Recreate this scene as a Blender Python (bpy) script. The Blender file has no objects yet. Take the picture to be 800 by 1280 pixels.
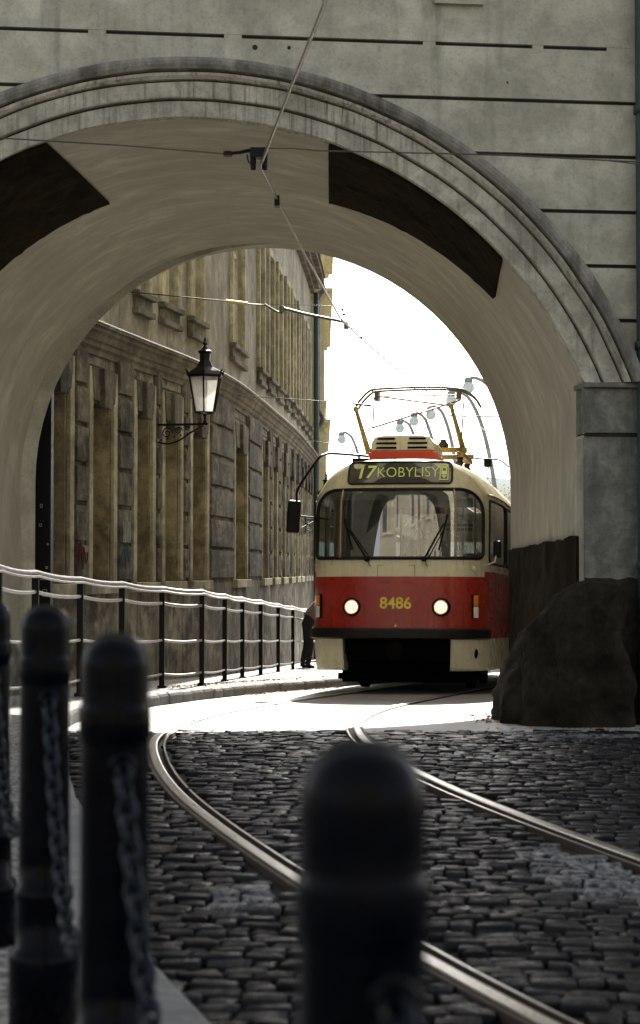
import bpy, bmesh, math, random
from math import sin, cos, pi, sqrt, radians, atan2, asin
from mathutils import Vector, Matrix, noise as mnoise
random.seed(7)
S = bpy.context.scene
COL = S.collection
CAMZ = 1.17; F = 2200.0

# ------------------------------------------------------------------ helpers
def at(px, py, Y):
    """point seen at photo position (px,py) when it stands Y metres down the street"""
    return Vector(((px-400)/F*Y, Y, CAMZ+(711-py)/F*Y))

def g(y):
    """height of the roadway: level near the camera, falling gently beyond the arch"""
    if y < 11: return 0.0
    if y < 13: return -0.041*(y-11)**2/4
    if y < 46: return -0.041*(y-12)
    return -0.041*34

class MB:
    def __init__(s): s.v=[]; s.f=[]; s.m=[]; s.cm=0
    def add(s, vs, fs, m=None):
        b=len(s.v); s.v+= [tuple(v) for v in vs]
        for f in fs: s.f.append(tuple(i+b for i in f)); s.m.append(s.cm if m is None else m)
    def box(s, x0,x1,y0,y1,z0,z1, T=None, m=None, n=(1,1,1)):
        nx,ny,nz=n
        if n==(1,1,1):
            vs=[(x,y,z) for z in (z0,z1) for y in (y0,y1) for x in (x0,x1)]
            fs=[(0,2,3,1),(4,5,7,6),(0,1,5,4),(2,6,7,3),(0,4,6,2),(1,3,7,5)]
        else:
            vs=[];fs=[]
            def face(P,a,b):
                o=len(vs)
                for j in range(b+1):
                    for i in range(a+1): vs.append(P(i/a,j/b))
                for j in range(b):
                    for i in range(a):
                        k=o+j*(a+1)+i; fs.append((k,k+1,k+a+2,k+a+1))
            L=lambda a,b,t:a+(b-a)*t
            face(lambda u,v:(L(x0,x1,u),y0,L(z0,z1,v)),nx,nz)
            face(lambda u,v:(L(x1,x0,u),y1,L(z0,z1,v)),nx,nz)
            face(lambda u,v:(L(x0,x1,u),L(y1,y0,v),z0),nx,ny)
            face(lambda u,v:(L(x0,x1,u),L(y0,y1,v),z1),nx,ny)
            face(lambda u,v:(x0,L(y1,y0,u),L(z0,z1,v)),ny,nz)
            face(lambda u,v:(x1,L(y0,y1,u),L(z0,z1,v)),ny,nz)
        if T: vs=[T(*v) for v in vs]
        s.add(vs,fs,m)
    def tube(s, pts, r, n=8, cap=True, m=None, closed=False):
        pts=[Vector(p) for p in pts]; N=len(pts)
        rs = r if isinstance(r,(list,tuple)) else [r]*N
        vs=[]; up=None
        for i,p in enumerate(pts):
            a=pts[(i-1)%N] if (i>0 or closed) else p
            b=pts[(i+1)%N] if (i<N-1 or closed) else p
            t=(b-a).normalized() if (b-a).length>1e-9 else Vector((0,0,1))
            if up is None:
                up=Vector((0,0,1)) if abs(t.z)<.9 else Vector((1,0,0))
            q=(up-t*up.dot(t))
            if q.length<1e-6: q=t.orthogonal()
            q.normalize(); up=q; w=t.cross(q)
            for k in range(n):
                an=2*pi*k/n; vs.append(p+(q*cos(an)+w*sin(an))*rs[i])
        fs=[]
        for i in range(N if closed else N-1):
            for k in range(n):
                a=i*n+k; b=i*n+(k+1)%n; c=((i+1)%N)*n+(k+1)%n; d=((i+1)%N)*n+k
                fs.append((a,b,c,d))
        if cap and not closed:
            fs.append(tuple(range(n-1,-1,-1))); fs.append(tuple((N-1)*n+k for k in range(n)))
        s.add(vs,fs,m)
    def lathe(s, prof, n=24, c=(0,0,0), T=None, m=None):
        vs=[];fs=[]
        for r,z in prof:
            for k in range(n):
                a=2*pi*k/n; vs.append((c[0]+r*cos(a),c[1]+r*sin(a),c[2]+z))
        for i in range(len(prof)-1):
            for k in range(n):
                fs.append((i*n+k,i*n+(k+1)%n,(i+1)*n+(k+1)%n,(i+1)*n+k))
        fs.append(tuple(range(n-1,-1,-1))); fs.append(tuple((len(prof)-1)*n+k for k in range(n)))
        if T: vs=[T(*v) for v in vs]
        s.add(vs,fs,m)
    def ball(s, c, r, nu=16, nv=10, sc=(1,1,1), m=None):
        prof=[]; vs=[]; fs=[]
        for j in range(nv+1):
            t=pi*j/nv
            for k in range(nu):
                a=2*pi*k/nu; vs.append((c[0]+r*sc[0]*sin(t)*cos(a),c[1]+r*sc[1]*sin(t)*sin(a),c[2]+r*sc[2]*cos(t)))
        for j in range(nv):
            for k in range(nu): fs.append((j*nu+k,(j+1)*nu+k,(j+1)*nu+(k+1)%nu,j*nu+(k+1)%nu))
        s.add(vs,fs,m)
    def prism(s, poly, d0, d1, T, m=None):
        """poly (a,z) list extruded between depths d0,d1 through T(a,z,d)"""
        n=len(poly); vs=[T(a,z,d0) for a,z in poly]+[T(a,z,d1) for a,z in poly]
        fs=[tuple(range(n)),tuple(range(2*n-1,n-1,-1))]
        for i in range(n): j=(i+1)%n; fs.append((i,i+n,j+n,j))
        s.add(vs,fs,m)
    def grid(s, P, nu, nv, m=None, flip=False):
        vs=[P(i/nu,j/nv) for j in range(nv+1) for i in range(nu+1)]
        fs=[]
        for j in range(nv):
            for i in range(nu):
                k=j*(nu+1)+i; f=(k,k+1,k+nu+2,k+nu+1); fs.append(f[::-1] if flip else f)
        s.add(vs,fs,m)
    def build(s, name, mat, parent=None, smooth=False, clean=True, bevel=0, weld=False):
        me=bpy.data.meshes.new(name); me.from_pydata(s.v,[],s.f)
        mats = mat if isinstance(mat,(list,tuple)) else [mat]
        for m in mats: me.materials.append(m)
        if len(mats)>1:
            for p,m in zip(me.polygons,s.m): p.material_index=m
        if clean:
            bm=bmesh.new(); bm.from_mesh(me)
            if weld: bmesh.ops.remove_doubles(bm,verts=bm.verts,dist=1e-5)
            bmesh.ops.recalc_face_normals(bm,faces=bm.faces); bm.to_mesh(me); bm.free()
        if smooth:
            for p in me.polygons: p.use_smooth=True
        me.update()
        o=bpy.data.objects.new(name,me); COL.objects.link(o)
        if parent: o.parent=parent
        if bevel:
            b=o.modifiers.new('bevel','BEVEL'); b.width=bevel; b.segments=2; b.limit_method='ANGLE'
        return o

def tag(o,label=None,cat=None,group=None,kind=None):
    if label: o['label']=label
    if cat: o['category']=cat
    if group: o['group']=group
    if kind: o['kind']=kind
    return o
def empty(name,loc=(0,0,0),label=None,cat=None,group=None,rot=(0,0,0)):
    o=bpy.data.objects.new(name,None); COL.objects.link(o); o.location=loc; o.rotation_euler=rot
    o.empty_display_size=.2
    return tag(o,label,cat,group)
def copy_tree(o,parent=None):
    c=o.copy(); COL.objects.link(c)
    if parent: c.parent=parent
    for ch in [x for x in bpy.data.objects if x.parent==o]: copy_tree(ch,c)
    return c

def catmull(P, n=8):
    P=[Vector(p) for p in P]; out=[]
    Q=[P[0]*2-P[1]]+P+[P[-1]*2-P[-2]]
    for i in range(1,len(Q)-2):
        for k in range(n):
            t=k/n; a,b,c,d=Q[i-1:i+3]
            out.append(.5*((2*b)+(c-a)*t+(2*a-5*b+4*c-d)*t*t+(3*b-a-3*c+d)*t**3))
    out.append(P[-1]); return out
class Path:
    def __init__(s,pts,n=10):
        s.p=catmull(pts,n); s.L=[0]
        for a,b in zip(s.p,s.p[1:]): s.L.append(s.L[-1]+(b-a).length)
        s.len=s.L[-1]
    def at(s,d):
        if d<=0: i=0
        elif d>=s.len: i=len(s.p)-2
        else:
            lo,hi=0,len(s.L)-1
            while hi-lo>1:
                m=(lo+hi)//2
                if s.L[m]<=d: lo=m
                else: hi=m
            i=lo
        t=(d-s.L[i])/(s.L[i+1]-s.L[i]); return s.p[i].lerp(s.p[i+1],t)
    def tan(s,d): return (s.at(d+.05)-s.at(d-.05)).normalized()

# ------------------------------------------------------------------ materials
class NT:
    def __init__(s,name):
        s.mat=bpy.data.materials.new(name); s.mat.use_nodes=True; s.t=s.mat.node_tree; s.n=s.t.nodes
        s.b=s.n['Principled BSDF']; s.out=s.n['Material Output']
    def new(s,ty,**k):
        x=s.n.new(ty)
        for a,b in k.items(): setattr(x,a,b)
        return x
    def link(s,a,b): s.t.links.new(a,b)
    def coord(s,scale=(1,1,1),obj=False):
        m=s.new('ShaderNodeMapping'); m.inputs['Scale'].default_value=scale
        if obj: s.link(s.new('ShaderNodeTexCoord').outputs['Object'],m.inputs[0])
        else: s.link(s.new('ShaderNodeNewGeometry').outputs['Position'],m.inputs[0])
        return m.outputs[0]
    def noise(s,co,scale,detail=6,rough=.55,dist=0):
        x=s.new('ShaderNodeTexNoise'); x.inputs['Scale'].default_value=scale; x.inputs['Detail'].default_value=detail
        x.inputs['Roughness'].default_value=rough; x.inputs['Distortion'].default_value=dist
        s.link(co,x.inputs['Vector']); return x.outputs['Fac']
    def ramp(s,fac,stops):
        r=s.new('ShaderNodeValToRGB'); e=r.color_ramp.elements
        while len(e)<len(stops): e.new(.5)
        for el,(p,c) in zip(e,stops):
            el.position=p; el.color=(c,c,c,1) if isinstance(c,(int,float)) else (*c,1)
        s.link(fac,r.inputs[0]); return r.outputs[0]
    def mix(s,f,a,b,bt='MIX'):
        m=s.new('ShaderNodeMix'); m.data_type='RGBA'; m.blend_type=bt
        for sock,v in ((m.inputs[0],f),(m.inputs[6],a),(m.inputs[7],b)):
            if hasattr(v,'links'): s.link(v,sock)
            elif isinstance(v,(int,float)): sock.default_value=v
            else: sock.default_value=(*v,1)
        return m.outputs[2]
    def bump(s,h,strength,dist,prev=None):
        b=s.new('ShaderNodeBump'); b.inputs['Strength'].default_value=strength; b.inputs['Distance'].default_value=dist
        s.link(h,b.inputs['Height'])
        if prev is not None: s.link(prev,b.inputs['Normal'])
        return b.outputs[0]
    def fin(s,col=None,rough=.8,metal=0,normal=None,**k):
        if col is not None:
            if hasattr(col,'links'): s.link(col,s.b.inputs['Base Color'])
            else: s.b.inputs['Base Color'].default_value=(*col,1)
        if hasattr(rough,'links'): s.link(rough,s.b.inputs['Roughness'])
        else: s.b.inputs['Roughness'].default_value=rough
        s.b.inputs['Metallic'].default_value=metal
        if normal is not None: s.link(normal,s.b.inputs['Normal'])
        for a,b in k.items(): s.b.inputs[a.replace('_',' ')].default_value=b
        return s.mat

def plain(name,col,rough=.5,metal=0,var=.25,scale=6,bump=.1,obj=False,**k):
    t=NT(name); co=t.coord(obj=obj); f=t.noise(co,scale)
    d=tuple(c*(1-var) for c in col); l=tuple(min(1,c*(1+var*.6)) for c in col)
    c=t.ramp(f,[(.3,d),(.7,l)])
    n=t.bump(t.noise(co,scale*8),bump,.004) if bump else None
    r=t.ramp(t.noise(co,scale*2),[(.3,max(0,rough-.08)),(.7,min(1,rough+.1))])
    return t.fin(c,r,metal,n,**k)

def plaster(name,base,light,dark,big=.7,streak=1.0,bump=.35,rough=.9,sfreq=5,streaklo=.5,spec=.25,blotch=0):
    t=NT(name); co=t.coord()
    a=t.noise(co,big,8,.62,.3); c=t.ramp(a,[(.32,base),(.62,light)])
    m=t.noise(co,big*6,8,.65,.2); c=t.mix(t.ramp(m,[(.42,.45),(.62,0.0)]),c,tuple(x*.62 for x in base))
    if streak:
        cs=t.coord((sfreq,sfreq,.35 if sfreq<8 else .8)); st=t.noise(cs,1.3,6,.65)
        pa=t.noise(co,.55,3); pa=t.ramp(pa,[(.4,.25),(.65,1.0)])
        sf=t.ramp(st,[(streaklo,0),(streaklo+.2,.8*streak)])
        mm=t.new('ShaderNodeMath',operation='MULTIPLY'); t.link(sf,mm.inputs[0]); t.link(pa,mm.inputs[1])
        c=t.mix(mm.outputs[0],c,dark)
    if blotch:
        c=t.mix(t.ramp(t.noise(co,1.6,9,.72,.5),[(.44,0),(.60,blotch)]),c,dark)
        c=t.mix(t.ramp(t.noise(co,2.3,6,.6),[(.36,.5*blotch),(.46,0.0)]),c,tuple(min(1,x*1.45) for x in light))
    fine=t.noise(co,38,5,.6); c=t.mix(t.ramp(fine,[(.33,.22),(.5,0.0)]),c,dark)
    n=t.bump(t.noise(co,24,8,.7),bump,.012); n=t.bump(t.noise(co,3.5,4),bump,.03,n)
    return t.fin(c,rough,0,n,Specular_IOR_Level=spec)

M={}
M['facade']=plaster('facade_plaster',(.40,.385,.295),(.58,.56,.45),(.10,.098,.08),big=.55,streak=.55,bump=.14,streaklo=.52,blotch=0.22)
M['mould']=plaster('moulding_plaster',(.42,.40,.315),(.62,.595,.48),(.035,.03,.02),big=1.2,streak=1.25,bump=.3,streaklo=.50,sfreq=22,blotch=0.3)
M['mouldtop']=plaster('moulding_weathered',(.22,.21,.18),(.36,.345,.30),(.05,.045,.035),big=1.5,streak=1,bump=.5,streaklo=.4)
M['groove']=plain('groove_dark',(.03,.028,.024),.95)
M['greyblock']=plaster('grey_stone',(.15,.15,.13),(.31,.305,.26),(.035,.035,.028),big=1.6,streak=.7,bump=.5,blotch=0.5)
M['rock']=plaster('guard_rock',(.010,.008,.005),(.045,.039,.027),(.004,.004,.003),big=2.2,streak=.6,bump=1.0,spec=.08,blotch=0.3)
M['dark_masonry']=plaster('dark_masonry_rough',(.004,.0033,.002),(.034,.024,.012),(.003,.002,.001),big=1.6,streak=.7,bump=.9,spec=.05,blotch=0.3)
def vault_mat():
    t=NT('vault_plaster'); co=t.coord()
    aa=t.new('ShaderNodeAttribute'); aa.attribute_name='strokes'; w=aa.outputs['Vector']; st=t.noise(w,1.0,8,.68,.3)
    c=t.ramp(st,[(.38,(.36,.335,.26)),(.52,(.42,.395,.31)),(.70,(.57,.545,.44))])
    c=t.mix(t.ramp(t.noise(co,.8,5),[(.4,.0),(.65,.45)]),c,(.32,.30,.23))
    n=t.bump(t.noise(w,3,8,.7),.3,.012); n=t.bump(t.noise(co,1.2,4),.5,.08,n)
    return t.fin(c,.9,0,n)
M['vault']=vault_mat()
M['bwall']=plaster('old_wall_plaster',(.14,.126,.092),(.36,.33,.25),(.016,.014,.010),big=.55,streak=1,bump=.4,streaklo=.46,blotch=0.75)
M['upper']=plaster('upper_wall_plaster',(.22,.20,.15),(.39,.365,.285),(.05,.043,.03),big=.5,streak=.9,bump=.3,streaklo=.5,blotch=0.45)
M['block']=plaster('rusticated_block',(.06,.055,.042),(.19,.172,.13),(.02,.018,.013),big=2,streak=.8,bump=.8,blotch=0.8)
M['trim']=plaster('light_trim',(.30,.27,.18),(.52,.48,.34),(.05,.044,.028),big=1.5,streak=.8,bump=.3,blotch=0.45)
M['niche']=plaster('niche_render',(.21,.17,.10),(.40,.335,.21),(.028,.021,.012),big=.9,streak=.8,bump=.3,blotch=0.6)
M['cornice']=plaster('cornice_stone',(.12,.105,.078),(.21,.185,.14),(.04,.035,.026),big=1.4,streak=.8,bump=.6,blotch=0.7)
M['wood']=plain('painted_window_wood',(.46,.43,.32),.6,var=.25,scale=9)
M['yellow']=plaster('yellow_house_plaster',(.62,.55,.32),(.72,.65,.42),(.3,.27,.17),big=.5,streak=.5,bump=.15)
M['asphalt']=None
def stone_mat():
    t=NT('granite_setts'); co=t.coord()
    oi=t.new('ShaderNodeVertexColor') if False else None
    at_=t.new('ShaderNodeAttribute'); at_.attribute_name='tone'
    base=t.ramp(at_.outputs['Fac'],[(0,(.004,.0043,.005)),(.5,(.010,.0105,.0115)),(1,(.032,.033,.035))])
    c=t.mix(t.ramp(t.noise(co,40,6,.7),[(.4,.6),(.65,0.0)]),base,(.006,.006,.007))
    # worn remains of white road paint, plus a pale strip before the right pier
    wv=t.noise(t.coord((.55,.35,1)),1.0,3); wn=t.noise(co,22,8,.8)
    at2=t.new('ShaderNodeAttribute'); at2.attribute_name='paint'
    mu=t.new('ShaderNodeMath',operation='MULTIPLY'); t.link(at2.outputs['Fac'],mu.inputs[0]); t.link(t.ramp(wn,[(.44,0),(.60,1.0)]),mu.inputs[1])
    c=t.mix(mu.outputs[0],c,(.26,.265,.27))
    n=t.bump(t.noise(co,60,6,.7),.55,.006); n=t.bump(t.noise(co,14,4),.5,.015,n)
    r=t.ramp(t.noise(co,9,5,.7),[(.38,.22),(.62,.75)])
    return t.fin(c,r,0,n,Specular_IOR_Level=.15)
M['sett']=stone_mat()
M['joint']=plain('joint_dirt',(.022,.02,.017),.95,scale=20,bump=.4)
def asph():
    t=NT('concrete_road'); co=t.coord()
    c=t.ramp(t.noise(co,1.3,6,.6),[(.35,(.32,.31,.285)),(.65,(.44,.43,.40))])
    c=t.mix(t.ramp(t.noise(co,120,3,.7),[(.4,.5),(.6,0.0)]),c,(.09,.085,.075))
    n=t.bump(t.noise(co,90,4,.7),.5,.006); n=t.bump(t.noise(co,5,5),.3,.02,n)
    return t.fin(c,.6,0,n)
M['asphalt']=asph()
def pave():
    t=NT('mosaic_paving'); co=t.coord()
    v=t.new('ShaderNodeTexVoronoi'); v.feature='DISTANCE_TO_EDGE'; v.inputs['Scale'].default_value=15; t.link(co,v.inputs['Vector'])
    v2=t.new('ShaderNodeTexVoronoi'); v2.inputs['Scale'].default_value=15; t.link(co,v2.inputs['Vector'])
    c=t.ramp(v2.outputs['Color'],[(0,(.13,.125,.115)),(1,(.30,.29,.265))])
    e=t.ramp(v.outputs['Distance'],[(.02,0),(.12,1.0)])
    c=t.mix(e,(.05,.045,.04),c)
    n=t.bump(e,.8,.012); n=t.bump(t.noise(co,50,4),.4,.005,n)
    return t.fin(c,.65,0,n)
M['pave']=pave()
M['kerb']=plaster('granite_kerb',(.15,.15,.145),(.26,.255,.245),(.07,.07,.065),big=4,streak=0,bump=.6,rough=.7)
M['ground']=plain('far_ground',(.14,.13,.10),.95,scale=.05,bump=0)
M['steel']=plain('polished_rail_steel',(.62,.60,.57),.33,1,var=.1,scale=30,bump=.15)
M['raildark']=plain('rusty_rail_side',(.05,.035,.025),.7,.3)
M['iron']=plain('black_painted_iron',(.0012,.002,.0042),.2,0,var=.3,scale=9,bump=.07,Specular_IOR_Level=.08)
M['chain']=plain('chain_iron',(.006,.010,.016),.35,.0,var=.4,scale=40,Specular_IOR_Level=.15)
M['post']=plain('railing_black_paint',(.007,.007,.007),.5,Specular_IOR_Level=.15)
M['galv']=plain('railing_worn_metal',(.50,.48,.46),.42,.35,var=.2,scale=12)
M['copper']=plain('dark_green_copper',(.035,.055,.055),.6)
M['pipe']=plain('brown_grey_pipe',(.09,.085,.075),.5,.3)
M['wire']=plain('wire_bronze',(.10,.085,.07),.45,.7,scale=40)
M['wirebright']=plain('contact_wire_copper',(.42,.38,.34),.3,.9,scale=40)
M['blackplastic']=plain('black_plastic',(.005,.005,.005),.45,Specular_IOR_Level=.15)
M['yins']=plain('yellow_insulator',(.55,.42,.10),.45)
M['cream']=plain('cream_tram_paint',(.50,.44,.28),.22,0,var=.1,scale=2,bump=.04,obj=True,Coat_Weight=.15)
M['red']=plain('red_tram_paint',(.22,.012,.007),.22,0,var=.15,scale=2,bump=.04,obj=True,Coat_Weight=.12)
M['redlamp']=plain('red_roof_base',(.55,.05,.02),.4,0,var=.1,scale=3,bump=0,obj=True)
M['rubber']=plain('rubber_black',(.006,.006,.0065),.4,Specular_IOR_Level=.25)
M['under']=plain('underframe_grime',(.004,.004,.0035),.8,Specular_IOR_Level=.05)
M['inner']=plain('tram_interior_panel',(.50,.50,.44),.6,obj=True,bump=0)
M['seat']=plain('tram_seat_red_fabric',(.14,.05,.04),.7,obj=True)
M['dash']=plain('dashboard_grey',(.10,.11,.11),.6,obj=True)
M['copperpillar']=plain('bronze_pillar_trim',(.42,.27,.19),.35,.5,var=.1,obj=True)
M['panel']=plain('display_dark_glass',(.05,.052,.045),.12,0,var=.3,scale=3,bump=0,obj=True,Coat_Weight=1.0)
M['numyel']=plain('number_yellow_paint',(.90,.66,.07),.45,bump=0)
M['white']=plain('white_marking',(.75,.75,.72),.5,bump=0)
M['signcream']=plain('paper_sign',(.42,.42,.36),.7,bump=0)
M['amber']=plain('amber_lens',(.75,.22,.01),.15,bump=0)
M['clearlens']=plain('clear_lens',(.75,.73,.7),.1,bump=0)
M['chrome']=plain('chrome_ring',(.6,.58,.55),.15,1,bump=0)
M['pantoyel']=plain('pantograph_ochre',(.30,.20,.045),.6,var=.5,scale=12)
M['pantored']=plain('pantograph_rust_rod',(.22,.08,.05),.5,.3)
M['lamppole']=plain('lamp_post_grey_green',(.24,.28,.28),.5)
M['skin']=plain('skin',(.48,.29,.20),.6,bump=0)
M['hair']=plain('hair_brown',(.05,.03,.018),.7)
M['navy']=plain('navy_cloth',(.015,.02,.05),.8)
M['khaki']=plain('khaki_jacket',(.17,.14,.10),.85)
M['darkcloth']=plain('dark_trousers',(.012,.014,.02),.9)
M['leafbrown']=plain('dry_leaves',(.30,.16,.055),.8,var=.6,scale=30,bump=0)
M['bark']=plain('bark',(.07,.055,.04),.95,scale=8,bump=.6)
M['redsign']=plain('red_enamel_sign',(.32,.035,.03),.4,bump=0)
M['bluesign']=plain('blue_grey_enamel_sign',(.10,.13,.20),.4,bump=0)
M['spray_blue']=plain('blue_spray_paint',(.03,.08,.12),.7,bump=0)
M['spray_red']=plain('dark_red_spray_paint',(.09,.015,.015),.7,bump=0)
M['spray_white']=plain('white_spray_paint',(.5,.5,.47),.7,bump=0)
M['hill']=plain('far_wooded_hill',(.10,.14,.14),1,scale=.02,bump=0)
def emis(name,col,st,base=(.8,.8,.8)):
    t=NT(name); co=t.coord(); c=t.ramp(t.noise(co,30,2),[(.3,tuple(x*.8 for x in col)),(.7,col)])
    t.link(c,t.b.inputs['Emission Color']); return t.fin(base,.3,Emission_Strength=st)
M['lit']=emis('lit_headlamp',(1,.70,.38),2.0)
def lens_mat():
    t=NT('headlamp_lens'); co=t.coord(obj=True)
    v=t.new('ShaderNodeTexVoronoi'); v.inputs['Scale'].default_value=55; t.link(co,v.inputs['Vector'])
    c=t.ramp(v.outputs['Distance'],[(.2,(1.0,.90,.66)),(.62,(1.0,.50,.20))]); t.link(c,t.b.inputs['Emission Color'])
    return t.fin((.8,.8,.8),.2,Emission_Strength=.62)
M['lens']=lens_mat()
M['led']=emis('led_yellow_green',(.62,.66,.16),.14,(.35,.36,.12))
def glass(name,tint=(.8,.85,.85),refl=.22):
    t=NT(name); t.n.remove(t.b)
    tr=t.new('ShaderNodeBsdfTransparent'); gl=t.new('ShaderNodeBsdfGlossy'); gl.inputs['Roughness'].default_value=.02
    co=t.coord(obj=True); c=t.ramp(t.noise(co,3,3),[(.3,tuple(x*.93 for x in tint)),(.7,tint)]); t.link(c,tr.inputs[0])
    fr=t.new('ShaderNodeFresnel'); fr.inputs['IOR'].default_value=1.5
    mt=t.new('ShaderNodeMath',operation='MULTIPLY_ADD'); t.link(fr.outputs[0],mt.inputs[0]); mt.inputs[1].default_value=1.6; mt.inputs[2].default_value=refl
    mx=t.new('ShaderNodeMixShader'); t.link(mt.outputs[0],mx.inputs[0]); t.link(tr.outputs[0],mx.inputs[1]); t.link(gl.outputs[0],mx.inputs[2])
    t.link(mx.outputs[0],t.out.inputs[0]); return t.mat
M['glass']=glass('tram_glass')
def tram_paint(name,col,dark):
    t=NT(name); co=t.coord(obj=True)
    c=t.ramp(t.noise(co,1.5,5),[(.35,tuple(x*.9 for x in col)),(.65,col)])
    st=t.noise(t.coord((9,9,.7),obj=True),1.5,6,.65); c=t.mix(t.ramp(st,[(.48,0),(.75,.38)]),c,dark)
    fl=t.noise(co,26,6,.7); c=t.mix(t.ramp(fl,[(.30,.55),(.42,0)]),c,dark)
    r=t.ramp(t.noise(co,5,6,.65),[(.3,.16),(.7,.42)])
    n=t.bump(t.noise(co,2.2,3),.12,.02)
    return t.fin(c,r,0,n,Coat_Weight=.15)
M['cream']=tram_paint('cream_tram_paint',(.66,.60,.42),(.24,.21,.14))
M['red']=tram_paint('red_tram_paint',(.34,.020,.009),(.10,.010,.005))
def frosted(name,col,thin=0.0):
    t=NT(name); t.n.remove(t.b)
    co=t.coord(); c=t.ramp(t.noise(co,14,4),[(.3,tuple(x*.8 for x in col)),(.6,col)])
    a=t.new('ShaderNodeBsdfTranslucent'); b=t.new('ShaderNodeBsdfDiffuse'); mx=t.new('ShaderNodeMixShader'); mx.inputs[0].default_value=.3
    t.link(c,a.inputs[0]); t.link(c,b.inputs[0]); t.link(a.outputs[0],mx.inputs[1]); t.link(b.outputs[0],mx.inputs[2])
    tr=t.new('ShaderNodeBsdfTransparent'); m2=t.new('ShaderNodeMixShader'); m2.inputs[0].default_value=thin; t.link(mx.outputs[0],m2.inputs[1]); t.link(tr.outputs[0],m2.inputs[2]); t.link(m2.outputs[0],t.out.inputs[0]); return t.mat
M['frost']=frosted('lantern_frosted_glass',(.95,.94,.88),.55)
M['globe']=frosted('opal_globe',(.62,.68,.68))
def winglass():
    t=NT('window_glass_old'); co=t.coord(); c=t.ramp(t.noise(co,1.5,3),[(.35,(.40,.385,.30)),(.65,(.62,.59,.47))])
    return t.fin(c,.12,0,None)
M['pane']=winglass()
def leafm(name,cols):
    t=NT(name); t.n.remove(t.b); co=t.coord(); c=t.ramp(t.noise(co,5,3),[(.3,cols[0]),(.5,cols[1]),(.7,cols[2])])
    a=t.new('ShaderNodeBsdfTranslucent'); b=t.new('ShaderNodeBsdfDiffuse'); mx=t.new('ShaderNodeMixShader'); mx.inputs[0].default_value=.5
    t.link(c,a.inputs[0]); t.link(c,b.inputs[0]); t.link(a.outputs[0],mx.inputs[1]); t.link(b.outputs[0],mx.inputs[2])
    t.link(mx.outputs[0],t.out.inputs[0]); return t.mat
M['autumn']=leafm('autumn_leaves',((.16,.13,.04),(.30,.20,.05),(.38,.28,.08)))

# ------------------------------------------------------------------ ground, road, tracks
kerb_pts=[(1.25,-2),(.62,1.0),(.1,3.0),(-.21,4.06),(-.47,4.93),(-.75,6.2),(-1.12,8.2),(-1.52,10.6),(-1.86,12.8),(-2.02,14.3),(-2.0,15.8),(-1.86,17.3),(-1.64,18.9),(-1.3,20.8),(-.72,23.1),(-.1,24.95),(.55,27.2),(1.5,30.5),(2.8,35),(4.6,41)]
KP=Path([(x,y,0) for x,y in kerb_pts],8)
def kerbX(y):
    P=KP.p
    for a,b in zip(P,P[1:]):
        if a.y<=y<=b.y: return a.x+(b.x-a.x)*(y-a.y)/(b.y-a.y)
    return P[0].x if y<P[0].y else P[-1].x
def build_ground():
    mb=MB(); ys=[-1500,-300,-60,-10,0,6,11,11.5,12,12.5,13]+[13+i for i in range(1,34)]+[60,120,300,900,2500]
    xs=[-2500,-600,-120,-30,-10,0,10,30,120,600,2500]
    vs=[(x,y,g(y)-.045) for y in ys for x in xs]; n=len(xs)
    fs=[(j*n+i,j*n+i+1,(j+1)*n+i+1,(j+1)*n+i) for j in range(len(ys)-1) for i in range(n-1)]
    mb.add(vs,fs); tag(mb.build('ground',M['ground'],clean=False),kind='structure')
    # concrete roadway beyond the setts; joint bed below setts
    mb=MB(); ys=[13.25]+[13.5+.5*i for i in range(70)]; NX=20
    rnd=random.Random(3)
    vs=[];
    for j,y in enumerate(ys):
        for i in range(NX+1):
            x0=kerbX(y)-.05; x=x0+(9-x0)*i/NX
            vs.append((x,y+(rnd.uniform(-.1,.08) if j==0 else 0),g(y)-.004+.0))
    fs=[(j*(NX+1)+i,j*(NX+1)+i+1,(j+1)*(NX+1)+i+1,(j+1)*(NX+1)+i) for j in range(len(ys)-1) for i in range(NX)]
    mb.add(vs,fs); tag(mb.build('road',M['asphalt'],clean=False),kind='structure')
    mb=MB(); ys=[-3+.5*i for i in range(35)]
    vs=[(x,y,g(y)-.032) for y in ys for x in (-4,9)]
    fs=[(2*j,2*j+1,2*j+3,2*j+2) for j in range(len(ys)-1)]
    mb.add(vs,fs); tag(mb.build('road_bed',M['joint'],clean=False),kind='structure')
build_ground()

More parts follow.
